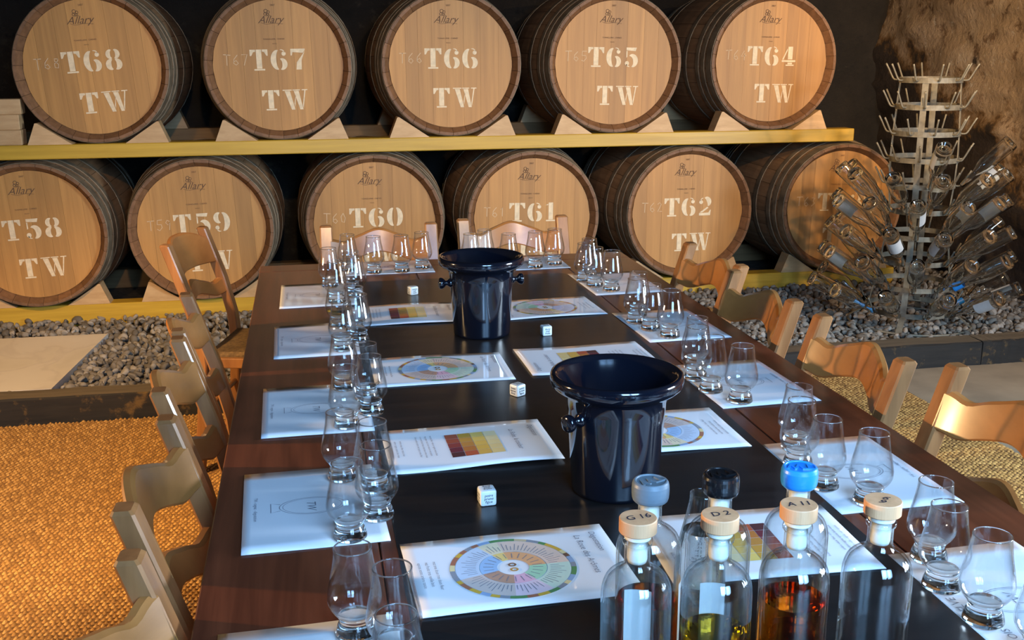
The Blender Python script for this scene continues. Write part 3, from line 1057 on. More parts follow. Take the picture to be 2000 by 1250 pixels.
# stacked off-cuts at the left end of the shelf
for k in range(3):
    o = ob('wood_block', box_me('wood_block', (-0.068, 0.068, -0.045, 0.045, 0, 0.072), MT['chock'], 0.003), None, (-1.405 + 0.004 * k * (-1) ** k, FY + 0.052, SHELF + 0.0725 * k), (0, 0, 0.03 * (k - 1)))
    tag(o, ('bottom', 'middle', 'top')[k] + ' wood block of the small stack beside barrel T68', 'block', 'stacked wood blocks')

# ------------------------------------------------------------------ table
TZ = 0.75
TX0, TX1, TY0, TY1 = -0.170, 1.040, 0.30, 3.49
tab = empty('tasting_table', ((TX0 + TX1) / 2, (TY0 + TY1) / 2, 0))
cx, cy = (TX0 + TX1) / 2, (TY0 + TY1) / 2
npl = 5
pw = (TX1 - TX0) / npl
for i in range(npl):
    a = TX0 + pw * i - cx
    ob('plank', box_me('plank', (a + 0.0008, a + pw - 0.0008, TY0 - cy, TY1 - cy - 0.10, TZ - 0.04, TZ), MT['table'], 0.002), tab)
ob('end_board', box_me('end_board', (TX0 - cx, TX1 - cx, TY1 - cy - 0.0985, TY1 - cy, TZ - 0.04, TZ), MT['table'], 0.002), tab)
for s in (-1, 1):
    ob('apron', box_me('apron', (s * (TX1 - cx - 0.09) - 0.012, s * (TX1 - cx - 0.09) + 0.012, TY0 - cy + 0.1, TY1 - cy - 0.1, TZ - 0.13, TZ - 0.0405), MT['table']), tab)
    ob('end_apron', box_me('end_apron', (TX0 - cx + 0.105, TX1 - cx - 0.105, s * (TY1 - cy - 0.09) - 0.012, s * (TY1 - cy - 0.09) + 0.012, TZ - 0.13, TZ - 0.0405), MT['table']), tab)
for y in (-1.25, 0.95):
    ob('trestle_post', box_me('trestle_post', (-0.11, 0.11, y - 0.035, y + 0.035, 0.075, TZ - 0.0405), MT['table'], 0.006), tab)
    ob('trestle_foot', box_me('trestle_foot', (-0.30, 0.30, y - 0.045, y + 0.045, 0.016, 0.075), MT['table'], 0.008), tab)
tag(tab, 'long dark red-brown wooden tasting table', 'table')

RX0, RX1 = 0.096, 0.766
o = ob('table_runner', box_me('table_runner', (-(RX1 - RX0) / 2, (RX1 - RX0) / 2, -1.40, 1.40, 0, 0.002), MT['runner']), None, ((RX0 + RX1) / 2, 1.775, TZ))
tag(o, 'plain black runner along the middle of the table', 'runner')
SZ = TZ + 0.002    # runner surface

# ------------------------------------------------------------------ printed sheets
def wave(x, y, amp, ph):
    return amp * (0.5 + 0.5 * math.sin(x * 17 + ph)) * (0.6 + 0.4 * math.sin(y * 11 + ph * 2))


def sheet(name, cx, cy, z, w, h, rz, amp, ph):
    """sheet with local x = reader's right, y = up the page; returns (object, lift function)"""
    nx, ny = 10, 16
    th = 0.0008
    V, F = [], []
    for k in (0, 1):
        for j in range(ny + 1):
            for i in range(nx + 1):
                x, y = -w / 2 + w * i / nx, -h / 2 + h * j / ny
                V.append((x, y, wave(y, x, amp, ph) + k * th))
    n1 = (nx + 1) * (ny + 1)
    for j in range(ny):
        for i in range(nx):
            q = (j * (nx + 1) + i, j * (nx + 1) + i + 1, (j + 1) * (nx + 1) + i + 1, (j + 1) * (nx + 1) + i)
            F.append(q[::-1]); F.append(tuple(v + n1 for v in q))
    rim = [i for i in range(nx + 1)] + [j * (nx + 1) + nx for j in range(1, ny + 1)] + [ny * (nx + 1) + i for i in range(nx - 1, -1, -1)] + [j * (nx + 1) for j in range(ny - 1, 0, -1)]
    nf = len(F)
    for a, b in zip(rim, rim[1:] + rim[:1]):
        F.append((a, b, b + n1, a + n1))
    fm = [0] * nf + [1] * (len(F) - nf)
    root = empty(name, (cx, cy, z + 0.0002), rz)
    ob('paper', fix_normals(new_mesh('paper', V, F, (MT['paper'], MT['film']), fm, True)), root)

    def lift(vf, eps=0.0005):
        VV_, FF_ = vf
        return [(a, b, wave(b, a, amp, ph) + th + eps + c) for a, b, c in VV_], FF_
    return root, lift


def fill_rect(x0, x1, y0, y1, n=4):
    V = [(x0 + (x1 - x0) * i / n, y, 0) for y in (y0, y1) for i in range(n + 1)]
    return V, [(i, i + 1, n + 2 + i, n + 1 + i) for i in range(n)]


_mc = {}


def ink(c, coat=0.8):
    k = tuple(round(v, 3) for v in c)
    if k not in _mc:
        _mc[k] = plain('print ink', k, 0.5, coat=coat)
    return _mc[k]


def para(x, y, rows, width, size, r0):
    """left-aligned rows of small print"""
    words = ['cognac', 'bois', 'notes', 'fruits', 'robe', 'or', 'ambre', 'miel', 'fleur', 'vanille', 'rancio', 'tres', 'vieux', 'epices', 'nez', 'douce', 'doux']
    P = []
    for k in range(rows):
        s = ''
        while len(s) < width: s += r0.choice(words) + ' '
        P.append(shift(text_vf(s.strip(), size, 0, 'LEFT'), x, y - k * size * 1.55))
    return merge(P)


def sector(r0, r1, a0, a1, n=6):
    V = []
    for r in (r0, r1):
        for i in range(n + 1):
            a = R(a0 + (a1 - a0) * i / n)
            V.append((r * math.cos(a), r * math.sin(a), 0))
    return V, [(i, i + 1, n + 2 + i, n + 1 + i) for i in range(n)]


def add_print(root, lift, name, groups, eps=0.0005, label=None):
    """groups: list of (vf, material)"""
    V, F, fm, mats = [], [], [], []
    for vf, m in groups:
        if m not in mats: mats.append(m)
        v, f = lift(vf, eps)
        b = len(V)
        V += v; F += [tuple(i + b for i in q) for q in f]; fm += [mats.index(m)] * len(f)
    o = ob(name, new_mesh(name, V, F, mats, fm), root)
    if label: o['label'] = label
    return o


BLUE, ORG, YEL, GRN, PNK, BRN = (0.30, 0.52, 0.82), (0.80, 0.36, 0.12), (0.86, 0.62, 0.16), (0.36, 0.66, 0.42), (0.78, 0.42, 0.55), (0.47, 0.24, 0.14)


def pale(c, t):
    return tuple(a + (0.84 - a) * t for a in c)


def wheel_sheet(cx, cy, z, rz, amp, ph, label, flip=1):
    root, lift = sheet('aroma_wheel_sheet', cx, cy, z, 0.21, 0.297, rz, amp, ph)
    oy = -0.006
    G = []
    # families run round the wheel: (angle0, angle1, colour)
    fam = [(90, 185, ORG), (185, 208, YEL), (208, 285, BLUE), (285, 350, BRN), (350, 390, PNK), (390, 450, GRN)]
    for a0, a1, c in fam:
        G.append((shift(sector(0.022, 0.046, a0, a1, 8), 0, oy), ink(pale(c, 0.10))))
        G.append((shift(sector(0.047, 0.079, a0, a1, 8), 0, oy), ink(pale(c, 0.50))))
        k = 0
        a = a0 + 3
        while a < a1 - 2:
            G.append((shift(poly_stroke([(r * math.cos(R(a)), r * math.sin(R(a))) for r in (0.051, 0.051 + 0.012 + 0.012 * ((k * 7) % 5) / 5)], 0.0009), 0, oy, 0.00015), MT['ink_grey']))
            if k % 3 == 0:
                G.append((shift(poly_stroke([(r * math.cos(R(a)), r * math.sin(R(a))) for r in (0.027, 0.041)], 0.0011), 0, oy, 0.00015), MT['ink_grey']))
            a += 5.2; k += 1
    r0 = random.Random(5)
    cols = [(0.70, 0.42, 0.06), (0.20, 0.10, 0.06), (0.28, 0.30, 0.34), (0.12, 0.28, 0.10), (0.62, 0.50, 0.30), (0.42, 0.16, 0.09), (0.30, 0.42, 0.62), (0.80, 0.66, 0.34)]
    a = 0
    while a < 360:
        s = r0.uniform(6, 13)
        G.append((shift(sector(0.0795, 0.0865, a, min(a + s, 360), 3), 0, oy), ink(r0.choice(cols))))
        a += s
    add_print(root, lift, 'printed_wheel', G, label='round aroma chart in coloured sectors')
    hub = [(shift(cres(-0.007, 0, 0.004, 0.0045, 0, 360, 0.003, 0.003, 14), 0, oy), ink((0.25, 0.14, 0.08))), (shift(cres(0.007, 0, 0.004, 0.0045, 0, 360, 0.003, 0.003, 14), 0, oy), ink((0.55, 0.30, 0.08)))]
    add_print(root, lift, 'wheel_hub', hub, 0.0007)
    add_print(root, lift, 'title', [(shift(text_vf('Dégustation', 0.0125, 0.2), -0.052, 0.128), MT['ink_grey']), (shift(text_vf('La Roue des Arômes', 0.0135, 0.15), -0.018, 0.104), MT['ink_grey'])])
    add_print(root, lift, 'small_print', [(para(-0.04, -0.109, 3, 26, 0.0068, r0), MT['ink_grey'])])
    return tag(root, label, 'sheet', 'aroma wheel sheets')


def colour_sheet(cx, cy, z, rz, amp, ph, label):
    root, lift = sheet('colour_chart_sheet', cx, cy, z, 0.21, 0.297, rz, amp, ph)
    grid = [[(0.87, 0.78, 0.47), (0.86, 0.72, 0.38), (0.85, 0.68, 0.32), (0.83, 0.62, 0.26), (0.83, 0.60, 0.24)],
            [(0.84, 0.60, 0.16), (0.82, 0.55, 0.12), (0.80, 0.50, 0.10), (0.76, 0.45, 0.08), (0.74, 0.42, 0.08)],
            [(0.62, 0.34, 0.05), (0.58, 0.29, 0.05), (0.55, 0.24, 0.05), (0.52, 0.18, 0.04), (0.50, 0.10, 0.04)],
            [(0.42, 0.10, 0.05), (0.36, 0.08, 0.04), (0.28, 0.05, 0.04), (0.17, 0.03, 0.04), (0.10, 0.03, 0.03)]]
    sw, sh, x0, y0 = 0.0225, 0.0235, -0.056, 0.056
    for r in range(4):
        for c in range(5):
            g = [(fill_rect(x0 + c * sw, x0 + (c + 1) * sw - 0.0008, y0 - (r + 1) * sh + 0.0008, y0 - r * sh, 2), ink(grid[r][c]))]
            add_print(root, lift, 'colour_swatch', g)
    r0 = random.Random(9)
    add_print(root, lift, 'title', [(shift(text_vf('Dégustation', 0.0125, 0.2), -0.045, 0.125), MT['ink_grey']), (shift(text_vf('La Robe, la couleur', 0.0135, 0.15), -0.005, 0.086), MT['ink_grey'])])
    add_print(root, lift, 'small_print', [(para(-0.06, -0.062, 4, 40, 0.0058, r0), MT['ink_grey'])])
    add_print(root, lift, 'footer_print', [(para(-0.045, -0.118, 3, 26, 0.0062, r0), MT['ink_grey'])])
    return tag(root, label, 'sheet', 'colour chart sheets')


LP, RP = R(-90), R(90)
ORD = ['', 'nearest the barrels', 'second from the barrels', 'third from the barrels', 'fourth from the barrels', 'fifth from the barrels']
colour_sheet(0.228, 2.745, SZ, LP + R(-1), 0.005, 1.0, 'laminated colour chart sheet on the slab side of the far black bucket')
wheel_sheet(0.262, 2.238, SZ, LP + R(0), 0.003, 2.0, 'laminated aroma wheel sheet on the slab side, between the two colour charts')
colour_sheet(0.255, 1.768, SZ, LP + R(1), 0.006, 0.2, 'laminated colour chart sheet on the slab side of the near black bucket')
wheel_sheet(0.252, 1.303, SZ, LP + R(2), 0.002, 3.0, 'laminated aroma wheel sheet next to the corked sample bottles')
wheel_sheet(0.602, 2.738, SZ, RP + R(3), 0.003, 1.7, 'laminated aroma wheel sheet on the rack side of the far black bucket')
colour_sheet(0.596, 2.252, SZ, RP + R(1), 0.004, 4.0, 'laminated colour chart sheet on the rack side, beyond the near black bucket')
wheel_sheet(0.597, 1.772, SZ, RP + R(0), 0.002, 1.2, 'laminated aroma wheel sheet on the rack side of the near black bucket')
colour_sheet(0.597, 1.312, SZ, RP + R(-2), 0.002, 2.2, 'laminated colour chart sheet behind the wax-capped sample bottles')


def place_mat(cx, cy, rz, amp, ph, label, extra=None):
    root, lift = sheet('place_mat', cx, cy, TZ + 0.0002, 0.297, 0.21, rz, amp, ph)
    G = []
    for r, w in ((0.050, 0.0009), (0.045, 0.0007)):
        G.append((shift(cres(0, 0, r * 0.62, r, 0, 360, w, w, 40), 0, 0.0), MT['ink_grey']))
    G.append((shift(poly_stroke([(-0.012, -0.049), (-0.017, -0.063), (0.017, -0.063), (0.012, -0.049)], 0.0012), 0, 0), MT['ink_grey']))
    G.append((shift(text_vf('TW', 0.020, 0.3), 0, -0.002), MT['ink_grey']))
    add_print(root, lift, 'printed_emblem', G, label='round outlined emblem')
    add_print(root, lift, 'footer_text', [(shift(text_vf('TW - cognac - dégustation', 0.008), 0, -0.086), MT['ink_grey'])])
    if extra:
        for s, x, y, sz in extra:
            add_print(root, lift, 'handwriting', [(shift(text_vf(s, sz, 0.1), x, y), MT['ink_grey'])])
    return tag(root, label, 'place mat', 'white place mats')


LMY = [3.032, 2.545, 2.029, 1.567, 1.063]
RMY = [3.012, 2.507, 2.021, 1.527, 1.095]
for i, y in enumerate(LMY):
    place_mat((-0.0005 + 0.005, -0.001, -0.011, -0.024, -0.03)[i] + 0.003, y, LP + R((0, 1, 1.2, 2, 2)[i]), 0.0016, i * 1.3,
              f'white place mat on the slab side of the table, {ORD[i + 1]}')
for i, y in enumerate(RMY):
    place_mat((0.882, 0.879, 0.872, 0.867, 0.862)[i], y, RP + R((2.5, 2.2, 2, 1, 1)[i]), 0.0012, i * 0.9,
              f'white place mat on the bottle-rack side of the table, {ORD[i + 1]}',
              [('ELVE', 0.005, 0.080, 0.017), ('OIS', -0.071, 0.060, 0.015)] if i == 4 else None)
place_mat(0.225, 3.378, R(180), 0.0015, 1.0, 'white place mat at the barrel end of the table, below barrel T60')
place_mat(0.655, 3.355, R(181), 0.0015, 2.0, 'white place mat at the barrel end of the table, below barrel T61')

# ------------------------------------------------------------------ tasting glasses
GH = 0.115
outer = [(0.0215, 0.0275), (0.0232, 0.0305), (0.0275, 0.0355), (0.0315, 0.043), (0.0328, 0.0500), (0.0325, 0.0560), (0.0305, 0.068), (0.0275, 0.082), (0.0248, 0.096), (0.0232, 0.108), (0.0228, 0.1145)]
prof_o = spline(outer, 3)
prof_i = [(r - 0.0014, z) for r, z in reversed(prof_o) if z > 0.036]
prof = prof_o + [(0.0226, 0.1150), (0.0221, 0.1153), (0.0216, 0.1150)] + prof_i + [(0.021, 0.0335), (0.012, 0.0312), (0.0, 0.0305)]
BOWL = lathe_me('bowl', prof, MT['glass'], 40)
foot = spline([(0.0235, 0.0010), (0.0248, 0.0030), (0.0240, 0.0085), (0.0222, 0.0150), (0.0200, 0.0200), (0.0192, 0.0232), (0.0215, 0.0273)], 3)
RIM = lathe_me('rim', [(0.02215 + 0.00095 * math.cos(a), 0.1152 + 0.00085 * math.sin(a)) for a in np.linspace(0, 2 * math.pi, 9)[:-1]], MT['glass_foot'], 40, True)
FOOT = lathe_me('foot', [(0.0, 0.0), (0.0225, 0.0)] + foot + [(0.018, 0.0295), (0.0, 0.0300)], MT['glass_foot'], 40)
SIP = lathe_me('spirit', spline([(0.0, 0.0312), (0.012, 0.0318), (0.0205, 0.0342), (0.0255, 0.0385), (0.0283, 0.0425)], 3) + [(0.0, 0.0425)], MT['whisky_pale'], 32)


def glass(x, y, z, label, group, sip=False):
    e = empty('tasting_glass', (x, y, z), random.uniform(0, 6.28))
    ob('bowl', BOWL, e)
    ob('foot', FOOT, e)
    ob('rim', RIM, e)
    if sip: tag(ob('spirit', SIP, e), 'trace of straw-coloured spirit')
    return tag(e, label, 'glass', group)


MZ = TZ + 0.0032
LG = [[(0.044, 3.121), (0.106, 3.060), (0.112, 2.978), (0.058, 2.918)], [(0.055, 2.652), (0.094, 2.582), (0.098, 2.503), (0.058, 2.436)],
      [(0.050, 2.139), (0.092, 2.064), (0.095, 1.975), (0.046, 1.910)], [(0.029, 1.662), (0.078, 1.606), (0.076, 1.502), (0.032, 1.440)],
      [(0.028, 1.172), (0.070, 1.112), (0.066, 1.008), (0.028, 0.940)]]
RG = [[(0.828, 3.112), (0.796, 3.040), (0.808, 2.968), (0.841, 2.905)], [(0.826, 2.606), (0.800, 2.536), (0.816, 2.464), (0.841, 2.390)],
      [(0.810, 2.128), (0.784, 2.055), (0.786, 1.973), (0.819, 1.899)], [(0.814, 1.638), (0.785, 1.567), (0.785, 1.475), (0.826, 1.404)],
      [(0.812, 1.215), (0.785, 1.141), (0.787, 1.054), (0.800, 0.965)]]
ORD2 = ['nearest', 'second from', 'third from', 'fourth from']
for side, rows in (('slab-side', LG), ('rack-side', RG)):
    for i, row in enumerate(rows):
        for k, (x, y) in enumerate(row):
            lab = f'tulip tasting glass {ORD2[k]} the barrels, on the {side} place mat {ORD[i + 1]}'
            glass(x, y, MZ if (RX0 > x or x > RX1) else MZ, lab, f'tasting glasses on the {side} mats', side == 'slab-side' and (i, k) in ((1, 0),))
for k, (x, y) in enumerate([(0.107, 3.340), (0.185, 3.291), (0.271, 3.291), (0.339, 3.333)]):
    glass(x, y, MZ, f'tulip tasting glass {("first", "second", "third", "fourth")[k]} from the slab side on the end mat below barrel T60', 'tasting glasses on the end mats')
for k, (x, y) in enumerate([(0.487, 3.272), (0.541, 3.335), (0.603, 3.247), (0.693, 3.268), (0.764, 3.305)]):
    glass(x, y, MZ, f'tulip tasting glass {("first", "second", "third", "fourth", "fifth")[k]} from the slab side on the end mat below barrel T61', 'tasting glasses on the end mats')

# ------------------------------------------------------------------ buckets
BP = [(0.0, 0.004), (0.062, 0.004), (0.0655, 0.0), (0.069, 0.003), (0.0695, 0.008), (0.0735, 0.08), (0.0775, 0.140), (0.0795, 0.158), (0.086, 0.166), (0.097, 0.171), (0.1025, 0.176), (0.1045, 0.182),
      (0.1045, 0.190), (0.1030, 0.1945), (0.0985, 0.196), (0.0935, 0.193), (0.0905, 0.188)]
FN = [(0.0905, 0.188), (0.080, 0.168), (0.060, 0.140), (0.035, 0.122), (0.016, 0.116), (0.0, 0.116)]
BODY = lathe_me('body', spline(BP[3:6], 2)[:0] + BP, MT['blackplastic'], 64)
FUNNEL = lathe_me('funnel', spline(FN, 3), MT['blackplastic'], 64)
kp = spline([(0.0, 0.0), (0.0, 0.0), (0.0105, 0.0), (0.0105, 0.004), (0.0065, 0.009), (0.006, 0.013), (0.0115, 0.018), (0.0140, 0.024), (0.0125, 0.029), (0.006, 0.031), (0.0, 0.031)][2:], 3)
KN = lathe_me('knob', kp, MT['blackplastic'], 24)


def bucket(x, y, ang, label):
    b = empty('spittoon_bucket', (x, y, SZ), ang)
    ob('body', BODY, b)
    ob('funnel', FUNNEL, b)
    for s in (0, math.pi):
        ob('knob', KN, b, (0.0755 * math.cos(s), 0.0755 * math.sin(s), 0.132), (0, R(90), s))
    return tag(b, label, 'bucket', 'black spittoon buckets')


bucket(0.400, 2.520, R(4), 'glossy black spittoon bucket with side knobs between two dice')
bucket(0.457, 1.540, R(28), 'glossy black spittoon bucket with side knobs behind the wax-capped bottles')

# ------------------------------------------------------------------ dice
def die(x, y, rz, label, s=0.0245):
    e = empty('printed_die', (x, y, SZ), rz)
    V, F = [], []
    n = 8
    pts = np.linspace(-1, 1, n)
    for ax in range(3):
        for sg in (-1, 1):
            b = len(V)
            for a in pts:
                for c in pts:
                    p = [0, 0, 0]; p[ax] = sg; p[(ax + 1) % 3] = a; p[(ax + 2) % 3] = c
                    p = np.array(p, float)
                    q = np.clip(p, -0.72, 0.72); d = p - q; nn = np.linalg.norm(d)
                    if nn > 0: p = q + d / nn * 0.28
                    p = p * s / 2
                    V.append((p[0], p[1], p[2] + s / 2))
            for i in range(n - 1):
                for j in range(n - 1):
                    F.append((b + i * n + j, b + i * n + j + 1, b + (i + 1) * n + j + 1, b + (i + 1) * n + j))
    ob('cube', fix_normals(new_mesh('cube', V, F, (MT['die'],), smooth=True)), e)
    faces = [((0, -1, 0), (R(90), 0, 0)), ((0, 0, 1), (0, 0, 0)), ((-1, 0, 0), (R(90), 0, R(-90))), ((1, 0, 0), (R(90), 0, R(90))), ((0, 1, 0), (R(90), 0, R(180)))]
    for k, (nv, ro) in enumerate(faces):
        rows = [('floral', 'miel', 'fruits'), ('boisé', 'épices', 'doux'), ('rancio', 'cuir', 'noix'), ('vanille', 'cacao', 'café'), ('poire', 'prune', 'figue')][(k + int(x * 100)) % 5]
        vf = merge([shift(text_vf(t, 0.0062, 0.15, bold=0.012), 0, 0.005 - 0.0052 * j) for j, t in enumerate(rows)])
        ob('print', new_mesh('print', *vf, (MT['ink'],)), e, (nv[0] * (s / 2 + 0.0003), nv[1] * (s / 2 + 0.0003), s / 2 + nv[2] * (s / 2 + 0.0003)), ro)
    return tag(e, label, 'die', 'white printed dice')


die(0.274, 2.978, R(22), 'white printed die beside the far colour chart sheet, near the barrels')
die(0.551, 2.472, R(8), 'white printed die on the rack side of the far black bucket')
die(0.394, 2.030, R(32), 'white printed die on bare runner between the two black buckets')
die(0.246, 1.521, R(4), 'white printed die between the colour chart and the wheel sheet beside corked bottles', 0.026)

# ------------------------------------------------------------------ sample bottles
BR = 0.0365
bo = spline([(0.0335, 0.0012), (0.0362, 0.0040), (BR, 0.0100)], 3) + spline([(BR, 0.06), (BR, 0.118), (BR, 0.140), (0.0355, 0.152), (0.0315, 0.1625), (0.0245, 0.1695), (0.0170, 0.1735), (0.0138, 0.1785), (0.0132, 0.186), (0.0132, 0.200)], 3) + [(0.0152, 0.2005), (0.0156, 0.2030), (0.0152, 0.2055)]
bi = [(0.0110, 0.2058), (0.0108, 0.186), (0.0120, 0.178), (0.0160, 0.1712), (0.0230, 0.1672), (0.0295, 0.1605), (0.0333, 0.151), (0.0342, 0.140), (0.0342, 0.012), (0.030, 0.0085), (0.0, 0.0085)]
BBODY = lathe_me('body', [(0.0, 0.0018), (0.020, 0.0015), (0.030, 0.0)] + bo + bi, MT['glass_bottle'], 56)


def liquid_me(level, m):
    pr = [(0.0, 0.009), (0.030, 0.009), (0.0338, 0.0125)] + [(0.0338, 0.03), (0.0338, level), (0.0, level)]
    V, F = lathe_vf(pr, 56)
    return fix_normals(new_mesh('spirit', V, F, (MT[m],)))


STOP = lathe_me('stopper', [(0.0, 0.180), (0.0095, 0.180), (0.0105, 0.184), (0.0106, 0.2085), (0.0, 0.2085)], MT['cork'], 32)
COLLAR = lathe_me('stopper_collar', [(0.0108, 0.2060), (0.0135, 0.2062), (0.0138, 0.2075), (0.0138, 0.2125), (0.0100, 0.2130)], MT['cork'], 32)
WCAP = lathe_me('cap', [(0.0, 0.2130), (0.0185, 0.2130), (0.0193, 0.2140), (0.0193, 0.2275), (0.0186, 0.2285), (0.0, 0.2287)], MT['capwood'], 48, smooth=False)
wx = [(0.0140, 0.2025), (0.0178, 0.2030), (0.0194, 0.2046), (0.0203, 0.2075), (0.0207, 0.2115), (0.0208, 0.2170), (0.0205, 0.2220), (0.0197, 0.2252), (0.0186, 0.2267), (0.0174, 0.2272), (0.0164, 0.2269), (0.0158, 0.2260), (0.0150, 0.2257), (0.0, 0.2257)]
WAX = {k: lathe_me('wax_cap', wx, MT['wax_' + k], 72, smooth=False) for k in ('grey', 'black', 'blue')}


def bottle_label(r, a0, a1, z0, z1):
    V, F = [], []
    n = 14
    for z in (z0, z1):
        for i in range(n + 1):
            a = a0 + (a1 - a0) * i / n
            V.append((r * math.cos(a), r * math.sin(a), z))
    for i in range(n):
        F.append((i, i + 1, n + 2 + i, n + 1 + i))
    return new_mesh('label', V, F, (MT['label'],), smooth=True)


def sample_bottle(x, y, rz, cap, mark, level, liq, label, lab=None, on=SZ):
    b = empty('sample_bottle', (x, y, on), rz)
    ob('body', BBODY, b)
    if level: tag(ob('spirit', liquid_me(level, liq), b), {'whisky': 'amber spirit', 'whisky_pale': 'straw-coloured spirit'}[liq])
    ob('stopper', STOP, b)
    if cap == 'wood':
        ob('stopper_collar', COLLAR, b)
        c = ob('cap', WCAP, b)
        V, F = text_vf(mark[0], 0.0135, 0.12, bold=0.012)
        if len(mark) > 1: V, F = merge([shift((V, F), 0, 0.005), shift(text_vf(mark[1], 0.0135, 0.12, bold=0.012), 0.002, -0.006)])
        tag(ob('handwritten_mark', new_mesh('handwritten_mark', V, F, (MT['ink'],)), c, (0, 0, 0.22895)), 'black marker writing')
    else:
        c = ob('wax_cap', WAX[cap], b)
        V, F = text_vf('TW', 0.0185, 0.0, bold=0.025)
        n = len(V)
        V2 = [(a, d, 0) for a, d, e in V] + [(a, d, 0.0016) for a, d, e in V]
        ec = {}
        for q in F:
            for i0, i1 in zip(q, q[1:] + q[:1]):
                k_ = (min(i0, i1), max(i0, i1)); ec[k_] = ec.get(k_, 0) + 1
        F2 = [tuple(i + n for i in q) for q in F] + [(a, d, d + n, a + n) for (a, d), c_ in ec.items() if c_ == 1]
        ob('raised_letters', new_mesh('raised_letters', V2, F2, (MT['wax_' + cap],)), c, (0, 0, 0.2257), (0, 0, R(180)))
    if lab:
        ob('label', bottle_label(BR + 0.0003, *lab), b)
    return tag(b, label, 'bottle', 'clear sample bottles')


sample_bottle(0.309, 0.955, R(8), 'wood', ['G 16'], 0.062, 'whisky', 'clear sample bottle with wooden stopper marked G 16', (R(38), R(84), 0.03, 0.128))
sample_bottle(0.393, 0.946, R(4), 'wood', ['D 2'], 0.097, 'whisky_pale', 'clear sample bottle with wooden stopper marked D 2', (R(50), R(92), 0.03, 0.132))
sample_bottle(0.482, 0.953, R(-2), 'wood', ['A 11'], 0.122, 'whisky', 'clear sample bottle with wooden stopper marked A 11', None)
sample_bottle(0.573, 0.946, R(-60), 'wood', ['6', '9'], 0.0, 'whisky', 'empty clear sample bottle with wooden stopper marked 69', None)
sample_bottle(0.352, 1.047, R(20), 'grey', None, 0.085, 'whisky', 'clear sample bottle with grey wax cap', (R(300), R(350), 0.02, 0.11))
sample_bottle(0.435, 1.050, R(10), 'black', None, 0.03, 'whisky', 'clear sample bottle with black wax cap', None)
sample_bottle(0.530, 1.052, R(-15), 'blue', None, 0.03, 'whisky_pale', 'clear sample bottle with blue wax cap', None)

# small conical water bottle behind the wax-capped row
cp = spline([(0.030, 0.001), (0.0325, 0.006), (0.0325, 0.03), (0.0315, 0.06), (0.0270, 0.09), (0.0205, 0.118), (0.0168, 0.138), (0.0162, 0.149)], 3)
ci = [(0.0150, 0.1495)] + [(r - 0.0016, z) for r, z in reversed(cp) if z > 0.008] + [(0.0, 0.007)]
e = empty('water_carafe', (0.462, 1.170, SZ))
ob('body', lathe_me('body', [(0, 0.0)] + cp + ci, MT['glass_bottle'], 40), e)
wp = [(0, 0.0075), (0.0295, 0.0085), (0.0305, 0.03), (0.0295, 0.06), (0.0253, 0.088), (0.0226, 0.1), (0.0, 0.1)]
ob('water', lathe_me('water', wp, MT['water'], 40, smooth=False), e)
DROP = fast_mesh('droplet', IV * 0.0011, IF, MT['glass_foot'], True)
for k in range(16):
    a, z = random.uniform(3.3, 6.1), random.uniform(0.105, 0.146)
    rr = float(np.interp(z, [q[1] for q in cp], [q[0] for q in cp]))
    ob('droplet', DROP, e, (rr * math.cos(a), rr * math.sin(a), z))
tag(e, 'small conical glass water carafe with droplets between grey and black capped bottles', 'carafe')

# ------------------------------------------------------------------ chairs
CW = 0.178     # half spacing of the back posts


def rail_me(name, zb, hgt, xs, kind='wavy'):
    """rail between the posts, bowed backwards (-x), with a bracket-shaped outline"""
    n = 28
    th = 0.020
    V, F = [], []
    for i in range(n + 1):
        t = -1 + 2 * i / n
        y = t * (CW - 0.014)
        if kind == 'wavy':
            b = 0.026 * math.exp(-(t / 0.36) ** 2) - 0.012 * math.exp(-((abs(t) - 0.72) / 0.16) ** 2)
            lo = 0.024 * math.exp(-(t / 0.42) ** 2) - 0.008 * math.exp(-((abs(t) - 0.70) / 0.18) ** 2)
        else:
            b = 0.045 * (1 - abs(t) ** 3.2) - 0.02
            lo = 0.004 * (1 - t * t)
        zt, z0 = zb + hgt + b, zb + lo
        zm = (zt + z0) / 2
        bow = -0.042 * (1 - t * t)
        rk = -0.30
        for (x, z) in ((th / 2, z0 + 0.004), (th / 2, zt - 0.006), (th / 2 - 0.005, zt), (-th / 2 + 0.005, zt), (-th / 2, zt - 0.006), (-th / 2, z0 + 0.004), (-th / 2 + 0.004, z0), (th / 2 - 0.004, z0)):
            V.append((xs + x + bow + rk * (z - zb), y, z))
    m = 8
    for i in range(n):
        for k in range(m):
            F.append((i * m + k, i * m + (k + 1) % m, (i + 1) * m + (k + 1) % m, (i + 1) * m + k))
    F.append(tuple(range(m))); F.append(tuple(range(n * m, n * m + m)))
    me = fix_normals(new_mesh(name, V, F, (MT['chair'],), smooth=True))
    me.set_sharp_from_angle(angle=R(28))
    return me


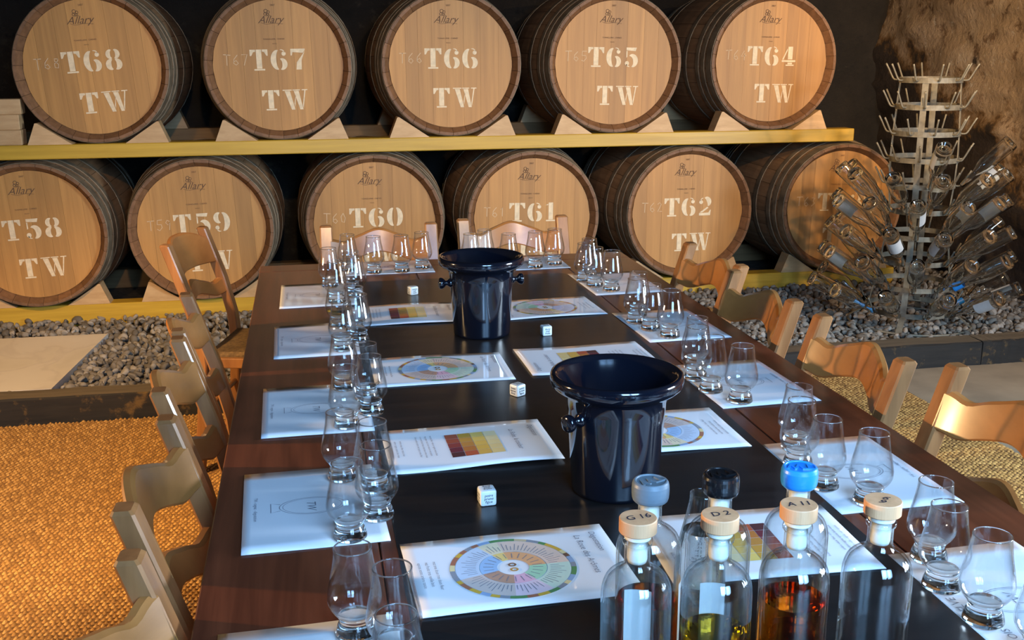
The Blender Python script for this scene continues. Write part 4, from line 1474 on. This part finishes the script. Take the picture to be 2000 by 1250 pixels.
def post_me():
    """raked back post that is also the back leg"""
    path = [(-0.235, 0.012), (-0.205, 0.22), (-0.190, 0.42), (-0.197, 0.52), (-0.228, 0.66), (-0.286, 0.845)]
    V, F = [], []
    hx, hy, c = 0.0165, 0.0215, 0.004
    for i, (x, z) in enumerate(path):
        s = 1.0 if i < 5 else 0.97
        for (a, b) in ((hx, hy - c), (hx - c, hy), (-hx + c, hy), (-hx, hy - c), (-hx, -hy + c), (-hx + c, -hy), (hx - c, -hy), (hx, -hy + c)):
            V.append((x + a * s, b * s, z))
    top = len(V)
    x, z = path[-1]
    for (a, b) in ((hx, hy - c), (hx - c, hy), (-hx + c, hy), (-hx, hy - c), (-hx, -hy + c), (-hx + c, -hy), (hx - c, -hy), (hx, -hy + c)):
        V.append((x - 0.001 + a * 0.72, b * 0.75, z + 0.005))
    n = len(path) + 1
    for i in range(n - 1):
        for k in range(8):
            F.append((i * 8 + k, i * 8 + (k + 1) % 8, (i + 1) * 8 + (k + 1) % 8, (i + 1) * 8 + k))
    F.append(tuple(range(8))); F.append(tuple(range((n - 1) * 8, n * 8)))
    return fix_normals(new_mesh('back_post', V, F, (MT['chair_leg'],)))


POST = post_me()
RAIL = rail_me('top_rail', 0.730, 0.076, -0.243)
RAIL2 = rail_me('lower_rail', 0.605, 0.056, -0.212)
RAILR = rail_me('top_rail', 0.720, 0.105, -0.242, 'round')
FLEG = box_me('front_leg', (-0.018, 0.018, -0.018, 0.018, 0.012, 0.455), MT['chair_leg'], 0.004)
SEAT = box_me('seat', (-0.185, 0.190, -0.165, 0.165, 0.432, 0.462), MT['rush'], 0.010)
STR = tube_me('stretcher', [(0, -CW, 0), (0, CW, 0)], 0.010, MT['chair_leg'], 8)
STRX = tube_me('side_stretcher', [(-0.205, 0, 0), (0.17, 0, 0)], 0.010, MT['chair_leg'], 8)
SRAIL = box_me('seat_rail', (-0.19, 0.17, -0.011, 0.011, 0.410, 0.446), MT['chair_leg'], 0.003)


def chair(x, y, rz, label, group, rnd=False, sc=1.0):
    """x, y = position of the middle of the top of the back; the sitter faces local +x"""
    c, s = math.cos(rz), math.sin(rz)
    b = empty('dining_chair', (x + 0.286 * c, y + 0.286 * s, 0), rz)
    b.scale = (1, 1, sc)
    for t in (-1, 1):
        ob('back_post', POST, b, (0, t * CW, 0))
        ob('front_leg', FLEG, b, (0.172, t * 0.168, 0))
        ob('side_stretcher', STRX, b, (0, t * 0.172, 0.20))
        ob('seat_rail', SRAIL, b, (0, t * 0.175, 0))
    ob('seat', SEAT, b)
    ob('top_rail', RAILR if rnd else RAIL, b)
    ob('lower_rail', RAIL2, b)
    ob('stretcher', STR, b, (0.172, 0, 0.28))
    ob('stretcher', STR, b, (-0.200, 0, 0.25))
    return tag(b, label, 'chair', group)


GC = 'wooden ladder-back chairs around the table'
chair(-0.430, 3.78, R(-14), 'wooden chair with rounded top rail standing askew at the slab-side table corner', GC, True, 0.955)
for i, (x, y, a) in enumerate([(-0.305, 2.505, 3), (-0.285, 2.080, 1), (-0.258, 1.568, -2), (-0.245, 1.065, -3)]):
    chair(x, y, R(a), f'varnished ladder-back chair with wavy rails at the slab-side mat {ORD[i + 2]}', GC)
for i, (x, y, a) in enumerate([(1.150, 2.905, 183), (1.118, 2.488, 181), (1.118, 1.985, 179), (1.192, 1.575, 180)]):
    chair(x, y, R(a), f'varnished ladder-back chair with wavy rails at the rack-side mat {ORD[i + 1]}', GC)
chair(0.225, 3.640, R(-91), 'wooden ladder-back chair at the barrel end of the table, before barrel T60', GC)
chair(0.700, 3.690, R(-89), 'wooden ladder-back chair at the barrel end of the table, before barrel T61', GC)

# ------------------------------------------------------------------ bottle drying rack
KX, KY, KZ = 2.905, 4.71, GZ + 0.008
rack = empty('bottle_drying_rack', (KX, KY, KZ))
RINGZ = [1.27, 1.147, 1.024, 0.901, 0.778, 0.655, 0.532, 0.409, 0.287, 0.165]
RINGR = [0.140, 0.147, 0.153, 0.157, 0.152, 0.142, 0.150, 0.163, 0.182, 0.205]
for z, r in zip(RINGZ, RINGR):
    z -= KZ
    prof = [(r, z - 0.012), (r + 0.003, z - 0.012), (r + 0.003, z + 0.012), (r, z + 0.012)]
    ob('ring', lathe_me('ring', prof, MT['zinc'], 40, True, smooth=False), rack)
for k in range(4):
    a = R(50 + 90 * k)
    pts = []
    for z, r in zip(RINGZ, RINGR):
        pts.append(((r - 0.004) * math.cos(a), (r - 0.004) * math.sin(a), z - KZ))
    pts += [(0.235 * math.cos(a), 0.235 * math.sin(a), 0.05), (0.29 * math.cos(a), 0.29 * math.sin(a), 0.008)]
    V, F = [], []
    tx, ty = -math.sin(a), math.cos(a)
    for p in pts:
        for (u, w) in ((0.014, 0.002), (0.014, -0.002), (-0.014, -0.002), (-0.014, 0.002)):
            V.append((p[0] + tx * u + math.cos(a) * w, p[1] + ty * u + math.sin(a) * w, p[2]))
    for i in range(len(pts) - 1):
        for q in range(4):
            F.append((4 * i + q, 4 * i + (q + 1) % 4, 4 * i + 4 + (q + 1) % 4, 4 * i + 4 + q))
    ob('upright', fix_normals(new_mesh('upright', V, F, (MT['zinc'],))), rack)
ob('base_ring', tube_me('base_ring', [(0.29 * math.cos(R(a)), 0.29 * math.sin(R(a)), 0.008) for a in range(0, 360, 8)], 0.006, MT['zinc'], 6, True), rack)
PEG = tube_me('peg', spline([(0.0, 0, 0), (0.018, 0, 0.0), (0.030, 0, 0.008), (0.052, 0, 0.050), (0.066, 0, 0.075)], 3), 0.0045, MT['zinc'], 6)
for j, (z, r) in enumerate(zip(RINGZ, RINGR)):
    for k in range(10 if j < 5 else 11):
        a = 2 * math.pi * k / (10 if j < 5 else 11) + 0.31 * j
        ob('peg', PEG, rack, (r * math.cos(a), r * math.sin(a), z - KZ), (0, 0, a))
tag(rack, 'galvanised hedgehog bottle drying rack standing on the gravel', 'rack')

# bottle axis along +z from the mouth (z=0) to the base
BSC = 1.07
bp_o = spline([(0.0138, 0.0), (0.0145, 0.004), (0.0138, 0.012), (0.0136, 0.06), (0.0150, 0.078), (0.0235, 0.100), (0.0315, 0.120), (0.0345, 0.138), (0.0350, 0.160), (0.0350, 0.255), (0.0346, 0.268), (0.0310, 0.2745)], 3)
bp_i = [(0.027, 0.273), (0.020, 0.262), (0.0, 0.255), (0.0, 0.2505), (0.020, 0.2575), (0.0305, 0.262), (0.0318, 0.250), (0.0318, 0.160), (0.0313, 0.139), (0.0285, 0.122), (0.0205, 0.1025), (0.0122, 0.080), (0.0108, 0.06), (0.0108, 0.0)]
RB_ME = lathe_me('glass', bp_o + bp_i, MT['glass_rack'], 28, True)
RCAP = lathe_me('capsule', [(0.0146, 0.002), (0.0154, 0.006), (0.0146, 0.014), (0.0146, 0.048)], MT['bluecap'], 24)


RLAB = [new_mesh('label', [(0.0353 * math.cos(a), 0.0353 * math.sin(a), z) for z in (0.155, 0.238) for a in np.linspace(R(0), R(110), 9)], [(i, i + 1, 10 + i, 9 + i) for i in range(8)], (MT['label'],), smooth=True)]
RNAME = {4: 'sixth', 5: 'fifth', 6: 'fourth', 7: 'third', 8: 'second', 9: 'lowest'}
for j in (4, 5, 6, 7, 8, 9):
    z, r = RINGZ[j], RINGR[j]
    n = 11 if j >= 5 else 10
    for k in range(n):
        a = 2 * math.pi * k / n + 0.31 * j
        facing = math.cos(a - math.atan2(-KY, -KX))
        if j == 4 and k not in (5, 7): continue
        if facing < -0.75: continue          # behind the rack, wholly hidden
        el = R(random.uniform(-3, 3) + {4: 45, 5: 40, 6: 39, 7: 37, 8: 34, 9: 30}[j])
        d = Vector((math.cos(a) * math.cos(el), math.sin(a) * math.cos(el), math.sin(el)))
        q = Vector((0, 0, 1)).rotation_difference(d)
        p = Vector((KX + (r + 0.024) * math.cos(a), KY + (r + 0.024) * math.sin(a), z + 0.004))
        b = empty('empty_bottle', p)
        b.rotation_mode = 'QUATERNION'
        b.rotation_quaternion = q @ Vector((0, 0, 1)).rotation_difference(Vector((0, 0, 1)))
        b.scale = (BSC, BSC, BSC)
        ob('glass', RB_ME, b)
        blue = (j, k) in ((9, 6), (8, 5), (9, 0))
        lb = random.random() < 0.3
        if blue: tag(ob('capsule', RCAP, b), 'blue capsule left on the neck')
        elif lb: ob('label', RLAB[0], b, (0, 0, 0), (0, 0, random.uniform(0, 6.28)))
        what = 'blue-necked clear bottle' if blue else ('paper-labelled clear bottle' if lb else 'plain clear bottle')
        sec = ('the plaster wall', 'the far wall corner', 'the back wall', 'barrel T63', 'barrel T62', 'the table', 'the timber kerb', 'the short kerb beam')[int(round(math.degrees(a) / 45)) % 8]
        lab = f'{what} upended on the rack, {RNAME[j]} ring, pointing toward {sec}'
        tag(b, lab, 'bottle', 'empty bottles drying on the rack')
